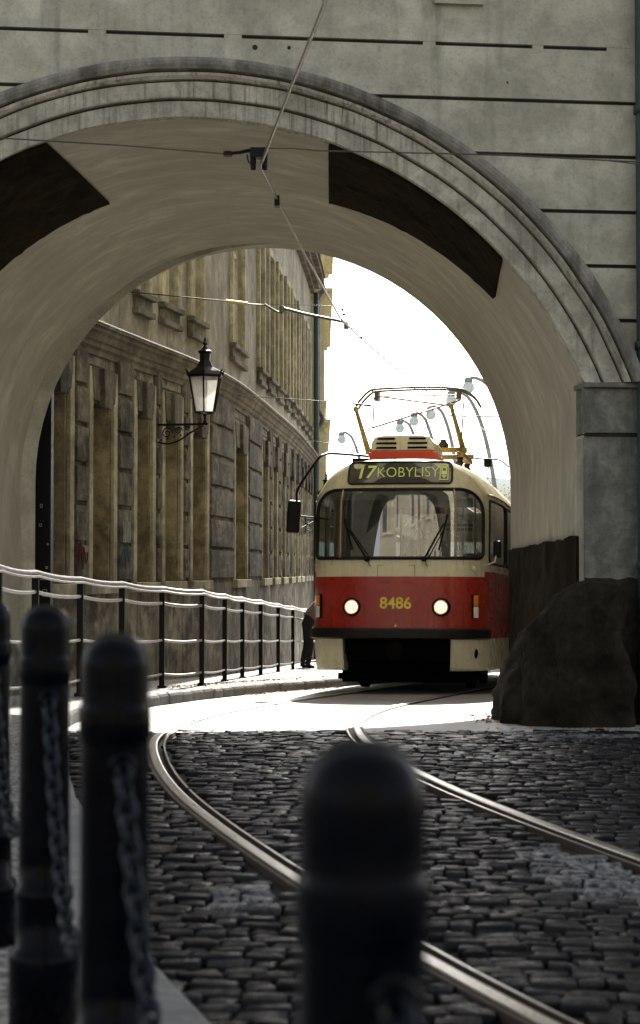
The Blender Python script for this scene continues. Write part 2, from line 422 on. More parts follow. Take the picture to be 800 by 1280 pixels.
track_c=[(3.9,-1.5),(3.05,.5),(2.2,2.6),(1.26,4.8),(.62,6.8),(-.02,9.3),(-.36,11.5),(-.44,13.2),(-.38,15.1),(-.12,17.3),(.28,19.4),(.92,22.2),(1.8,26),(3,31),(4.6,37),(6.6,44)]
TP=Path([(x,y,0) for x,y in track_c],14)
def track_side(off):
    out=[]; d=0
    while d<TP.len:
        p=TP.at(d); t=TP.tan(d); n=Vector((t.y,-t.x,0)); out.append((p+n*off,n)); d+=.12
    return out
RL=track_side(-.7175); RR=track_side(.7175)
def rail(side,label,inner):
    # inner=+1: groove lies on the +normal side
    prof=[(-.060,-.06,1),(-.058,-.001,1),(-.036,-.001,1),(-.034,.003,0),(-.028,.0055,0),(.014,.0055,0),(.022,.002,0),(.024,-.034,1),(.060,-.034,1),(.063,.0,0),(.076,.0,0),(.079,-.06,1)]
    root=None
    mb=MB(); N=len(side); k=len(prof); vs=[]
    for p,n in side:
        for a,z,m in prof:
            q=p+n*(a*inner)
            if z<-.03 and .02<a<.07 and q.y>13: z=-.003
            vs.append((q.x,q.y,g(q.y)+z+.006))
    for i in range(N-1):
        for j in range(k-1):
            f=(i*k+j,i*k+j+1,(i+1)*k+j+1,(i+1)*k+j)
            mb.add([],[]); mb.f.append(f); mb.m.append(1 if (prof[j][2] or prof[j+1][2]) and not(prof[j][2]==0 and prof[j+1][2]==0) else 0)
    mb.v=[tuple(v) for v in vs]
    o=mb.build('tram_rail',[M['steel'],M['raildark']],smooth=False)
    tag(o,label,'rail','grooved rails of the tram track')
rail(RL,'left grooved steel tram rail, curving out widest beside the bollards',1)
rail(RR,'right grooved steel tram rail, running out at the right edge by the pale paint marks',-1)
def near_rail(x,y):
    best=9
    for side,inner in ((RL,1),(RR,-1)):
        for p,n in side:
            if abs(p.y-y)<.3:
                dx=(x-p.x)*n.x+(y-p.y)*n.y; dt=(x-p.x)*(-n.y)+(y-p.y)*n.x
                if abs(dt)<.09:
                    e=dx*inner-.02; best=min(best,abs(e))
    return best
def build_setts():
    mb=MB(); tone=[]; paint=[]; rnd=random.Random(11)
    ang=radians(-5); ca,sa=cos(ang),sin(ang)
    v=-2.5
    def pale_mask(x,y):
        # worn diagonal stripe of old road marking, stray flecks, pale strip before the right pier
        def blob(cx,cy,rx,ry): 
            q=((x-cx)/rx)**2+((y-cy)/ry)**2; return max(0,1-q)
        a=max(blob(1.12,6.75,.34,.55),blob(1.42,6.25,.36,.4),blob(1.05,7.25,.25,.4),blob(-.28,6.3,.10,.32)*.9, blob(2.0,12.75,.9,.3)*1.0,blob(.05,11.9,.2,.3)*.4)
        return min(1,a*1.6)
    while v<15.5:
        h=rnd.uniform(.072,.098); u=-4+rnd.uniform(0,.15)
        while u<9:
            w=rnd.uniform(.075,.165)
            uc=u+w/2; vc=v+h/2
            wob=.22*sin(uc*.9+vc*.35)+.05*sin(uc*3.1)
            x=uc*ca-(vc+wob)*sa; y=uc*sa+(vc+wob)*ca
            u+=w
            if y>13.42+rnd.uniform(-.12,.16) or y<-1.5 or x<kerbX(y)+.02 or x>7: continue
            if y>12.6 and False: continue
            nr=near_rail(x,y)
            if nr<.105+.0: continue
            ht=rnd.uniform(-.010,.008); tx=rnd.uniform(-.06,.06); ty=rnd.uniform(-.10,.10)
            b=rnd.random(); tn=rnd.random()**1.3; pm=pale_mask(x,y); sg=(.011 if nr>.2 else .006)
            hw,hh=w/2-sg/2-.001,h/2-sg/2
            cc=[]
            for (sx,sy) in ((-1,-1),(1,-1),(1,1),(-1,1)):
                jx,jy=rnd.uniform(-.008,.008),rnd.uniform(-.007,.007)
                X=sx*hw+jx; Y=sy*hh+jy; c=.007
                if sx*sy>0: cc+=[(X,Y-sy*c),(X-sx*c,Y)] 
                else: cc+=[(X-sx*c,Y),(X,Y-sy*c)]
            z0=g(y)
            vs=[]
            for k,(sc,dz) in enumerate(((1,-.03),(1,-.007),(.965,-.002),(.86,0))):
                for X,Y in cc:
                    X*=sc;Y*=sc
                    vs.append((x+X*ca-Y*sa,y+X*sa+Y*ca,z0+ht+dz+X*tx+Y*ty))
            vs.append((x,y,z0+ht+.0005))
            fs=[]
            for r in range(3):
                for k in range(8): fs.append((r*8+k,r*8+(k+1)%8,(r+1)*8+(k+1)%8,(r+1)*8+k))
            for k in range(8): fs.append((24+k,24+(k+1)%8,32))
            mb.add(vs,fs); tone+= [tn]*33; paint+=[pm]*33
        v+=h
    o=mb.build('granite_setts',M['sett'],smooth=True,clean=False)
    for nm,dat in (('tone',tone),('paint',paint)):
        a=o.data.attributes.new(nm,'FLOAT','POINT'); a.data.foreach_set('value',dat)
    tag(o,'dark worn granite setts paving the shaded roadway','paving',kind='stuff')
build_setts()

# pavement and kerb stones
def side_z(y): return g(y)+.13
def build_pavement():
    mb=MB(); d=0; rows=[]
    while d<KP.len:
        p=KP.at(d); t=KP.tan(d); n=Vector((-t.y,t.x,0)); rows.append((p,n)); d+=.4
    vs=[];W=[.15,.8,1.6,3.2,6]
    for p,n in rows:
        for w in W:
            q=p+n*w; q.y=p.y+ (q.y-p.y)*(1 if w<1 else .4)
            vs.append((q.x,q.y,side_z(p.y)-.003+.02*min(w,1.5)))
    k=len(W); fs=[(i*k+j,i*k+j+1,(i+1)*k+j+1,(i+1)*k+j) for i in range(len(rows)-1) for j in range(k-1)]
    mb.add(vs,fs); o=mb.build('pavement',M['pave']); tag(o,kind='structure')
    # kerb stones: individually cut blocks in one kerb line
    mb=MB(); d=0; rnd=random.Random(5)
    while d<KP.len-1:
        y=KP.at(d).y; L=rnd.uniform(.75,1.0) if y<9 else rnd.uniform(.38,.55)
        wd=.27 if y<11 else .2; off=rnd.uniform(-.012,.012); dz=rnd.uniform(-.006,.006)
        for k in range(3): pass
        def T(a,b,c,d=d,L=L,off=off,dz=dz):
            p=KP.at(d+a*L); t=KP.tan(d+a*L); n=Vector((-t.y,t.x,0)); q=p+n*(b+off)
            return (q.x,q.y,g(p.y)+c+dz)
        g0=.012/L
        # rounded upper road edge
        poly=[(0,-.06),(0,.085),(.012,.112),(.035,.128),(wd,.132),(wd,-.06)]
        A=[g0*.5,.12,.5,.88,1-g0*.5]; vs=[]
        for ai,a in enumerate(A):
            e=.006 if ai in(0,4) else 0
            for b,c in poly: vs.append(T(a,b+(e if b<.1 else 0),c-(e if c>0 else 0)+rnd.uniform(-.002,.002)))
        n=len(poly); fs=[]
        for i in range(4):
            for j in range(n): fs.append((i*n+j,i*n+(j+1)%n,(i+1)*n+(j+1)%n,(i+1)*n+j))
        fs.append(tuple(range(n))); fs.append(tuple(4*n+j for j in range(n-1,-1,-1)))
        mb.add(vs,fs); d+=L
    tag(mb.build('kerb',M['kerb']),kind='structure')
build_pavement()

# ------------------------------------------------------------------ arch building
AD=Vector((.9934,.1149,0)); AN=Vector((.1149,-.9934,0)); A0=Vector((0,14.2,0))
def fc(a,z,d=0): p=A0+AD*a+AN*d; return (p.x,p.y,z)
AC=-.985; ZC=1.365; RF=3.44; SPR=2.70; JW=sqrt(RF**2-(SPR-ZC)**2)
BD=Vector((.950,.311,0)); B0=Vector((-.42,19.25,0)); RBX=2.735; RBZ=2.62; ZB=2.07
th0=asin((SPR-ZC)/RF)
def prof(t):
    """t in 0..1 right jamb foot -> crown -> left jamb foot; returns front, rear points"""
    J=.22
    if t<J or t>1-J:
        k=(t/J) if t<J else (1-t)/J; s=1 if t<J else -1
        f=fc(AC+s*JW,-1.2+(SPR+1.2)*k); b=B0+BD*(RBX*s)
        return Vector(f),Vector((b.x,b.y,-1.2+(ZB+1.2)*k))
    k=(t-J)/(1-2*J); a=th0+(pi-2*th0)*k; f=Vector(fc(AC+RF*cos(a),ZC+RF*sin(a)))
    b_=pi*k; b=B0+BD*(RBX*cos(b_)); return f,Vector((b.x,b.y,ZB+RBZ*sin(b_)))
def vault(t,v):
    f,b=prof(t); return f.lerp(b,v)
arch=empty('arch_building',(0,14.2,0),'grey plaster archway building spanning the tram street with a moulded round arch','building')
def reparent(o,root): 
    o.parent=root; o.matrix_parent_inverse=Matrix.Translation(-root.location) if root.rotation_euler[2]==0 else root.matrix_world.inverted()
    return o
TOP=21.0; AL,AR=-9.0,9.0
def course_polys(z0,z1,R):
    out=[]; az=ZC+R
    if z0>=az: return [[(AL,z0),(AR,z0),(AR,z1),(AL,z1)]]
    if z1<=SPR: 
        return [[(AL,z0),(AC-JW-.0,z0),(AC-JW,z1),(AL,z1)],[(AC+JW,z0),(AR,z0),(AR,z1),(AC+JW,z1)]]
    N=8
    if z1<az:
        zz=[z0+(z1-z0)*i/N for i in range(N+1)]; h=[sqrt(max(0,R*R-(z-ZC)**2)) for z in zz]
        out.append([(AC+h[i],zz[i]) for i in range(N+1)]+[(AR,z1),(AR,z0)])
        out.append([(AC-h[i],zz[i]) for i in range(N+1)]+[(AL,z1),(AL,z0)]); return out
    h=sqrt(R*R-(z0-ZC)**2); a0=atan2(z0-ZC,h); NN=40
    arc=[(AC+R*cos(a0+(pi-2*a0)*i/NN),ZC+R*sin(a0+(pi-2*a0)*i/NN)) for i in range(NN+1)]
    return [[(AL,z0)]+arc[::-1]+[(AR,z0),(AR,z1),(AL,z1)]]
def build_facade():
    mb=MB(); RO=RF+.30
    lines=[2.70,3.22,3.67,4.12,4.58,5.03,5.48,5.93,6.8,7.6,8.4,9.4,10.4,11.4,12.4,13.6,15,17,19,TOP]
    for i,(z0,z1) in enumerate(zip(lines,lines[1:])):
        gp=.016
        for poly in course_polys(z0+gp,z1-gp,RO): mb.prism(poly,-.30,0,fc)
    # lower pier walls
    for poly in course_polys(-1.2,2.27,RO): mb.prism(poly,-.30,-.02,fc)
    for poly in course_polys(2.268,2.716,RO): mb.prism(poly,-.29,-.022,fc)
    # plugs closing the dashed groove at 5.48
    for px0,px1 in ((112,134),(280,302),(531,547),(672,686),(769,900),(-120,-60)):
        k=2200/14.3; a0=(px0-400)/k; a1=(px1-400)/k
        mb.prism([(a0,5.46),(a1,5.46),(a1,5.50),(a0,5.50)],-.2,-.003,fc)
    reparent(mb.build('front_wall',M['facade']),arch)
    # groove backing (dark joint lines)
    mb=MB()
    for poly in course_polys(2.72,ZC+RO-.05,RO-.1): mb.prism(poly,-.28,-.035,fc)
    for poly in course_polys(ZC+RO-.05,TOP-.02,RO-.1)[:1]: mb.prism(poly,-.28,-.035,fc)
    reparent(mb.build('joint_backing',M['groove']),arch)
    # window aprons at the top
    mb=MB()
    for px0,px1,zb in ((295,357,5.84),(545,607,5.80),(40,95,5.9)):
        k=2200/14.3; a0=(px0-400)/k; a1=(px1-400)/k
        mb.prism([(a0,zb),(a1,zb),(a1,zb+.7),(a0,zb+.7)],.0,.05,fc)
        mb.prism([(a0+.07,zb+.07),(a1-.07,zb+.07),(a1-.07,zb+.8),(a0+.07,zb+.8)],.05,.075,fc)
    reparent(mb.build('window_apron',M['facade']),arch)
    # small vent holes
    for px,py,r in ((316,61,.022),(359,60,.015),(639,95,.008)):
        p=at(px,py,14.3); a=(p-A0).dot(AD); mb=MB()
        mb.lathe([(r*.4,-.02),(r,-.02),(r,.004),(r*.6,.006)],10,T=lambda x,y,z,a=a,zz=p.z:fc(a+x,zz+y,z))
        reparent(mb.build('vent_hole',M['groove']),arch)
build_facade()
def build_archivolt():
    # (r offset, depth, material)
    P=[(-.004,-.06,0),(-.004,.035,0),(.0,.04,0),(.125,.04,0),(.128,.015,1),(.142,.015,1),(.146,.07,0),(.155,.075,0),(.275,.075,0),(.278,.05,1),(.29,.05,1),(.293,.10,0),(.315,.125,0),(.335,.13,0),(.345,.10,1),(.352,.10,1),(.36,.15,2),(.39,.17,2),(.42,.175,2),(.45,.165,2),(.452,-.06,2)]
    for nm,ids,mt in (('archivolt',(0,1,2),[M['mould'],M['groove'],M['mouldtop']]),):
        mb=MB(); N=110; k=len(P); vs=[]
        for i in range(N+1):
            for j,(r,d,m) in enumerate(P):
                R=RF+r; lim=asin((SPR-ZC)/R); a=lim+(pi-2*lim)*i/N
                w=mnoise.noise(Vector((a*9,r*9,0)))*.006
                vs.append(fc(AC+(R+w)*cos(a),ZC+(R+w)*sin(a),d+w))
        mb.v=[tuple(v) for v in vs]
        for i in range(N):
            for j in range(k-1):
                mb.f.append((i*k+j,i*k+j+1,(i+1)*k+j+1,(i+1)*k+j)); mb.m.append(P[j+1][2] if P[j+1][2]==P[j][2] else (0 if 2 not in (P[j][2],P[j+1][2]) else 2))
        mb.f.append(tuple(range(k))); mb.m.append(0); mb.f.append(tuple(N*k+j for j in range(k))); mb.m.append(0)
        reparent(mb.build(nm,mt),arch)
build_archivolt()
def build_imposts():
    for s in (1,-1):
        mb=MB(); i=AC+s*(JW-.0); e=i+s*1.1
        def pb(z0,z1,d,ins=0,m=0): 
            a,b=sorted((i-s*ins,e)); mb.prism([(a,z0),(b,z0),(b,z1),(a,z1)],-.25,d,fc,m=m)
        pb(2.285,2.655,.045,.0); pb(2.657,2.697,.09,.02); pb(2.262,2.283,.02,.0,1)
        reparent(mb.build('impost_block',[M['greyblock'],M['groove']],bevel=.006),arch)
        mb=MB(); a,b=sorted((i,i+s*.62)); mb.prism([(a,-.3),(b,-.3),(b,2.258),(a,2.258)],-.25,.012,fc)
        reparent(mb.build('pilaster',M['greyblock'],bevel=.01),arch)
build_imposts()
def build_shade_facing():
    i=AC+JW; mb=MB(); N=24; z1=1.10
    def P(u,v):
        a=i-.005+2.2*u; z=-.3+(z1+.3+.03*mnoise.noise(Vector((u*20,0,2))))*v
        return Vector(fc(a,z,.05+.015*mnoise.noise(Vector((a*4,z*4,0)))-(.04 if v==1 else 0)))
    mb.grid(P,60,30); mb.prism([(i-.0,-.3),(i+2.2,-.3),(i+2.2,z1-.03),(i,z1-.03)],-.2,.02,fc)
    reparent(mb.build('shade_facing',M['rock']),arch)  # added facing; its dark colour stands for the shading on the pier foot
build_shade_facing()
def build_vault():
    mb=MB(); NU,NV=120,24
    def P(u,v):
        p=vault(u,v); n=mnoise.noise(p*1.1)*.018+mnoise.noise(p*4)*.004
        if v in (0,1): n=0
        c=Vector((-.6,p.y,min(p.z,ZB))); q=(c-p).normalized()
        return p+q*n
    mb.grid(P,NU,NV); o=mb.build('vault',M['vault'],smooth=True,clean=False); reparent(o,arch)
    at_=o.data.attributes.new('strokes','FLOAT_VECTOR','POINT'); dat=[]
    for j in range(NV+1):
        for i in range(NU+1): dat+=[i/NU*15*1.7,j/NV*5.5*4.0,0]
    at_.data.foreach_set('vector',dat)
    # rear wall with the opening
    def rc(a,z,d=0): p=B0+BD*a+Vector((-.311,.950,0))*d; return (p.x,p.y,z)
    mb=MB(); N=40
    arc=[(RBX*cos(pi*i/N),ZB+RBZ*sin(pi*i/N)) for i in range(N+1)]
    mb.prism([(RBX,-1.4)]+arc[:N//2+1]+[(0,TOP),(8,TOP),(8,-1.4)],-.25,0,rc)
    mb.prism([(-RBX,-1.4)]+arc[::-1][:N//2+1]+[(0,TOP),(-8,TOP),(-8,-1.4)],-.25,0,rc)
    reparent(mb.build('rear_wall',M['facade']),arch)
    mb=MB(); 
    # flat roof and side walls close the block
    q=[fc(AL,TOP-.2,-.1),fc(AR,TOP-.2,-.1),rc(8,TOP-.2,-.1),rc(-8,TOP-.2,-.1)]
    vs=q+[(x,y,TOP+.3) for x,y,z in q]+[(x,y,-1.4) for x,y,z in q]
    mb.add(vs,[(0,1,2,3),(4,5,6,7),(0,1,5,4),(1,2,6,5),(2,3,7,6),(3,0,4,7),(1,2,10,9),(3,0,8,11)])
    reparent(mb.build('roof',M['facade'],clean=False),arch)
    def proj(p): return (400+F*p.x/p.y, 711-F*(p.z-CAMZ)/p.y)
    # dark patches on the soffit, each given by its outline in (t, v)
    def solve(px,py):
        best=None
        for i in range(90):
            t=.22+.56*i/89
            for j in range(31):
                v=j/30*.98; x,y=proj(vault(t,v)); e=(x-px)**2+(y-py)**2
                if best is None or e<best[0]: best=(e,t,v)
        e,t,v=best; st=.004
        for _ in range(60):
            ok=False
            for dt,dv in ((st,0),(-st,0),(0,st*4),(0,-st*4)):
                x,y=proj(vault(t+dt,v+dv)); e2=(x-px)**2+(y-py)**2
                if e2<e and v+dv>=0: e,t,v=e2,t+dt,v+dv; ok=True; break
            if not ok: st*=.6
        return t,v
    # corners worked out once from the photograph's outline, then laid on the curved soffit
    outs=[('dark_patch',[(412,173),(642,310),(620,370),(412,248)]),
          ('dark_patch',[(-60,200),(55,174),(134,249),(-40,372)])]
    for nm,cor in outs:
        A,B,C,D=[solve(*c) for c in cor]
        print('patch',A,B,C,D)
        mb=MB(); NU2,NV2=30,16
        def PP(u,v):
            t=(A[0]*(1-u)+B[0]*u)*(1-v)+(D[0]*(1-u)+C[0]*u)*v
            w=(A[1]*(1-u)+B[1]*u)*(1-v)+(D[1]*(1-u)+C[1]*u)*v
            w+=.006*mnoise.noise(Vector((u*26,v*9,1))) if v>.02 else 0
            p=vault(t,max(w,.003)); c=Vector((-.6,p.y,ZB)); q=(c-p).normalized()
            rough=0 if (u in(0,1) or v in (0,1)) else abs(mnoise.noise(p*5))*.03
            return p+q*(.03+rough)
        mb.grid(PP,NU2,NV2)
        # skirt down to the vault
        n=NU2+1
        edge=[i for i in range(n)]+[j*n+NU2 for j in range(1,NV2+1)]+[NV2*n+i for i in range(NU2-1,-1,-1)]+[j*n for j in range(NV2-1,0,-1)]
        b=len(mb.v)
        for e in edge:
            p=Vector(mb.v[e]); c=Vector((-.6,p.y,ZB)); q=(c-p).normalized(); mb.v.append(tuple(p-q*.05))
        for k in range(len(edge)):
            k2=(k+1)%len(edge); mb.f.append((edge[k],edge[k2],b+k2,b+k)); mb.m.append(0)
        reparent(mb.build(nm,M['dark_masonry'],smooth=False),arch)
    # sooty lower facing of the right jamb
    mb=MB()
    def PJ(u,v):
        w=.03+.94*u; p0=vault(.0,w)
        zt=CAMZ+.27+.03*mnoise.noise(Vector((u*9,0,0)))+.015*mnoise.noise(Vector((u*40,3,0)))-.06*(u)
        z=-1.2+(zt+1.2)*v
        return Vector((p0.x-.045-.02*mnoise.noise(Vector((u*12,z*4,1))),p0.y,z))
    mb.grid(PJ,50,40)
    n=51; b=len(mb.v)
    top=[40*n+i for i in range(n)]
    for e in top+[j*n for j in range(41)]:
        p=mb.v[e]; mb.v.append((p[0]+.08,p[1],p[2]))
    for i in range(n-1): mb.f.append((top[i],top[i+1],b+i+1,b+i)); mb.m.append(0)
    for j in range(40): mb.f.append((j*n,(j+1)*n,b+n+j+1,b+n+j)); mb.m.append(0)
    reparent(mb.build('jamb_facing',M['dark_masonry']),arch)
build_vault()
# drainpipe on the front
mb=MB(); mb.tube([fc(2.68,z,.11) for z in (-.1,2,4,6,9,12.5,20)],.075,12)
for z in (1.2,3.0,4.95,7): mb.lathe([(.08,-.03),(.092,-.03),(.092,.03),(.08,.03)],12,c=fc(2.68,z,.11))
tag(mb.build('drainpipe',M['copper'],smooth=True),'dark vertical drainpipe on the grey facade at the right edge','drainpipe')

# guard stones
def guard(name,lobes,label,seed,mat='rock'):
    mb=MB()
    for cen,prof_r,stretch in lobes:
        n=64; H=prof_r[-1][0]; NZ=46; vs=[]
        def rad(z):
            for (z0,r0),(z1,r1) in zip(prof_r,prof_r[1:]):
                if z0<=z<=z1: return r0+(r1-r0)*(z-z0)/(z1-z0)
            return prof_r[-1][1]
        for j in range(NZ+1):
            z=prof_r[0][0]+(H-prof_r[0][0])*j/NZ
            for k in range(n):
                a=2*pi*k/n; sq=1/max(abs(cos(a)),abs(sin(a)))**.4
                r=rad(z)*sq; p=Vector((cos(a)*r*stretch[0],sin(a)*r*stretch[1],z))
                q=(p+Vector((cen[0],cen[1],0)))*2.4+Vector((seed,0,0)); d=.11*mnoise.noise(q)+.03*(1-abs(mnoise.noise(q*1.7))*3)*.6+.016*mnoise.noise(q*5)+.014*mnoise.noise(q*14)
                f=1+d/max(rad(z),.2)
                vs.append((cen[0]+p.x*f,cen[1]+p.y*f,z+(.03*mnoise.noise(q*1.3) if j>NZ-4 else 0)))
        fs=[(j*n+k,j*n+(k+1)%n,(j+1)*n+(k+1)%n,(j+1)*n+k) for j in range(NZ) for k in range(n)]
        vs.append((cen[0],cen[1],H+.01)); c=len(vs)-1
        fs+=[(NZ*n+k,NZ*n+(k+1)%n,c) for k in range(n)]
        mb.add(vs,fs)
    o=mb.build(name,M[mat],smooth=True); tag(o,label,'guard stone'); return o
guard('guard_stone',[((2.17,14.3),[(-.25,.36),(.05,.35),(.5,.33),(.85,.30),(.98,.26),(1.04,.18),(1.07,.08)],(.95,1.1)),
  ((1.90,15.2),[(-.3,.46),(.05,.43),(.3,.36),(.5,.27),(.64,.17),(.70,.07)],(.85,2.0)),
  ((2.0,14.5),[(-.25,.42),(.05,.40),(.4,.36),(.7,.27),(.84,.16),(.9,.05)],(.9,1.1))],'massive dark rounded guard stone at the foot of the right arch pier',3.3)
guard('guard_stone',[((-3.3,17.2),[(-.4,.40),(.1,.36),(.45,.27),(.62,.15)],(1,1.2))],'smaller rounded guard stone at the foot of the left passage wall',8.1,'greyblock')

# ------------------------------------------------------------------ old building on the left
sh=Vector((-.17,.04,0))
BW=Path([Vector(p)+sh for p in ((-3.10,18.45,0),(-2.69,20.1,0),(-2.22,22.2,0),(-1.68,24.6,0),(-1.245,27.4,0),(-.81,32.5,0),(-.46,37.2,0),(-.20,42.0,0),(-.06,45.2,0))],12)
def bw(s,d,z):
    p=BW.at(s); t=BW.tan(s); n=Vector((t.y,-t.x,0)); q=p+n*d; return Vector((q.x,q.y,z))
def s_of(px):
    """distance along the wall of the feature seen at photo column px"""
    k=(px-400)/F; lo,hi=0.0,BW.len
    for _ in range(50):
        m=(lo+hi)/2; p=BW.at(m)
        if p.x/p.y<k: lo=m
        else: hi=m
    return lo
CT=CAMZ+2.9   # cornice top height
SILL=CAMZ-.2
bld=empty('old_building',(BW.at(8).x,BW.at(8).y,g(24)),'old stained building with rusticated ground floor, blind niches and cornice curving along the street','building')
def bpart(mb,name,mat,smooth=False,bevel=0,parent=None,**k):
    o=mb.build(name,mat,None,smooth=smooth,bevel=bevel,**k)
    if parent is None: reparent(o,bld)
    else: o.parent=parent
    return o
niche_px=[(54,83),(112,138),(167.5,187),(203,222),(237.5,255.5),(291.5,305.7),(325.8,332.7),(339,344),(350,354.4),(360,363.6),(367.3,370.2),(373.2,375.6),(378,380),(382,383.7),(385.2,386.7)]
niches=[(s_of(a),s_of(b)) for a,b in niche_px]
NTOP=[CAMZ+x for x in (2.02,1.97,1.98,1.95,1.92,1.9,1.9)]+[CAMZ+1.9]*20
def T_(s,d,z): return bw(s,d,z)
def wbox(mb,s0,s1,d0,d1,z0,z1,m=None):
    n=max(1,int((s1-s0)/.6)); mb.box(s0,s1,d0,d1,z0,z1,T=T_,m=m,n=(n,1,1) if n>1 else (1,1,1))
ZBOT=-2.0
def EU(u): return u if u in (0,1) else (.03 if u<.15 else .97 if u>.85 else .03+.94*(u-.125)/.75)
def build_old():
    E=BW.len
    mb=MB()
    # piers between the niches, wall above and below them, recess backs
    edges=[0]+[x for ab in niches for x in ab]+[E]
    for i in range(0,len(edges),2):
        if edges[i+1]-edges[i]>.02: wbox(mb,edges[i],edges[i+1],-.5,0,SILL,CT-.3)
    wbox(mb,0,E,-.5,.012,ZBOT,SILL)
    for (a,b),zt in zip(niches,NTOP): wbox(mb,a,b,-.5,0,zt,CT-.3)
    # gable faces closing the depth of the house
    mb.box(0,.02,-7,-.5,ZBOT,8.6,T=T_); mb.box(E-.02,E,-7,-.5,ZBOT,8.6,T=T_)
    bpart(mb,'ground_floor_wall',M['bwall'])
    for (a,b),zt in zip(niches,NTOP):
        mb=MB(); w=b-a
        mb.box(a,b,-.5,-.30,SILL,zt,T=T_)
        mb.box(b-.03,b+.004,-.30,-.015,SILL+.02,zt,T=T_); mb.box(a-.004,a+.03,-.30,-.015,SILL+.02,zt,T=T_)
        bpart(mb,'niche',M['niche'])
    # jamb trims, sill blocks and keystones
    for i,((a,b),zt) in enumerate(zip(niches,NTOP)):
        mb=MB(); tw=.13
        mb.box(a-tw,a-.001,0,.045,SILL+.03,zt+.42,T=T_); mb.box(b+.001,b+tw,0,.045,SILL+.03,zt+.42,T=T_)
        bpart(mb,'niche_surround',M['trim'],bevel=.006)
        mb=MB(); mb.box(a-.16,b+.16,0,.10,SILL-.10,SILL+.028,T=T_); mb.box(a-.02,b+.02,-.3,.0,SILL-.0,SILL+.03,T=T_)
        bpart(mb,'niche_sill',M['trim'],bevel=.008)
        mb=MB(); m=(a+b)/2; w=b-a
        for k,(u0,u1,dd,zd) in enumerate(((0,.30,.06,.03),(.30,.70,.11,-.05),(.70,1,.06,.03))):
            def TK(s,d,z,u0=u0,u1=u1): 
                k2=(z-zt)/.42*.10*w; return bw(s+( (s-m)/w*2*k2),d,z)
            mb.box(a+w*u0+.006,a+w*u1-.006,-.05,dd,zt+zd,zt+.42,T=TK)
        bpart(mb,'keystone',M['block'],bevel=.012)
    # rusticated blocks on the piers
    mb=MB(); rnd=random.Random(2); pe=[(niches[i][1]+.16,niches[i+1][0]-.16) for i in range(len(niches)-1)]
    pe=[(0.02,niches[0][0]-.16)]+pe+[(niches[-1][1]+.16,E-.05)]
    for a,b in pe:
        if b-a<.12: continue
        z=SILL+.04; k=0
        while z<CAMZ+2.35:
            h=.46
            n=max(1,round((b-a)/1.9)); 
            for q in range(n):
                s0=a+(b-a)*q/n+.012; s1=a+(b-a)*(q+1)/n-.012; d=.055+rnd.uniform(-.006,.006)
                N=12; NZ=8; c=.02
                z0,z1=z+.02,z+h-.02
                def PF(u,v):
                    e=min(u,1-u)*(s1-s0); f=min(v,1-v)*(z1-z0); q_=min(1,min(e,f)/.014)
                    s=s0+(s1-s0)*EU(u); zz=z0+(z1-z0)*EU(v); e=min(EU(u),1-EU(u))*(s1-s0); f=min(EU(v),1-EU(v))*(z1-z0); q_=min(1,min(e,f)/.014)
                    return bw(s,.004+d*q_+(.014*mnoise.noise(Vector((s*9,zz*9,k)))*q_),zz)
                mb.grid(PF,N,NZ)
            z+=h; k+=1
    bpart(mb,'rusticated_blocks',M['block'],smooth=False)
    # vertical pilaster joints (dark lines) and frieze panels
    mb=MB()
    for a,b in pe:
        mb.box(b+.005,b+.025,0,.006,SILL,CT-.3,T=T_); mb.box(a-.025,a-.005,0,.006,SILL,CT-.3,T=T_)
    wbox(mb,0,E,0,.007,CAMZ+2.405,CAMZ+2.425)
    bpart(mb,'wall_joints',M['groove'])
    # cornice
    prof_=[(0,CT-.36),(.03,CT-.36),(.035,CT-.30),(.07,CT-.27),(.075,CT-.22),(.10,CT-.20),(.12,CT-.13),(.155,CT-.10),(.16,CT-.05),(.185,CT-.045),(.185,CT-.012),(.17,CT),(-.1,CT+.04)]
    mb=MB(); N=90; vs=[]
    for i in range(N+1):
        s=E*i/N
        for d,z in prof_:
            w=.008*mnoise.noise(Vector((s*3,z*9,d*9))); vs.append(bw(s,d+w,z+w))
    k=len(prof_); mb.v=[tuple(v) for v in vs]
    for i in range(N):
        for j in range(k-1): mb.f.append((i*k+j,i*k+j+1,(i+1)*k+j+1,(i+1)*k+j)); mb.m.append(0)
    mb.f.append(tuple(range(k))); mb.m.append(0); mb.f.append(tuple(N*k+j for j in range(k))); mb.m.append(0)
    bpart(mb,'cornice',M['cornice'])
    mb=MB(); vs=[]
    for i in range(N+1):
        s=E*i/N
        for d,z in ((-.02,CT+.035),(.192,CT+.006),(.196,CT+.0),(.190,CT-.01)): vs.append(bw(s,d,z))
    mb.v=[tuple(v) for v in vs]
    for i in range(N):
        for j in range(3): mb.f.append((i*4+j,i*4+j+1,(i+1)*4+j+1,(i+1)*4+j)); mb.m.append(0)
    bpart(mb,'cornice_flashing',M['galv'])
    # upper floor with window openings
    wpx=[(112,135),(164,186),(197,221),(233,253),(286.5,303.5),(320.5,328.5),(333,340.5),(344.5,351),(355,360),(363.5,367.7),(370.6,374),(376.6,379.2),(381.4,383.6),(385.2,386.9)]
    W=[(s_of(a),s_of(b)) for a,b in wpx]
    W=[(a+.15,b-.15) for a,b in W]; print('W',[round(b-a,2) for a,b in W],'N',[round(b-a,2) for a,b in niches])
    Z0,Z1=CAMZ+3.55,CAMZ+5.85; ZT=CAMZ+7.1
    mb=MB(); ed=[0]+[x for ab in W for x in ab]+[E]
    for i in range(0,len(ed),2): wbox(mb,ed[i],ed[i+1],-.5,-.001,CT-.3,ZT)
    for a,b in W:
        wbox(mb,a,b,-.5,-.001,CT-.3,Z0); wbox(mb,a,b,-.5,-.001,Z1,ZT)
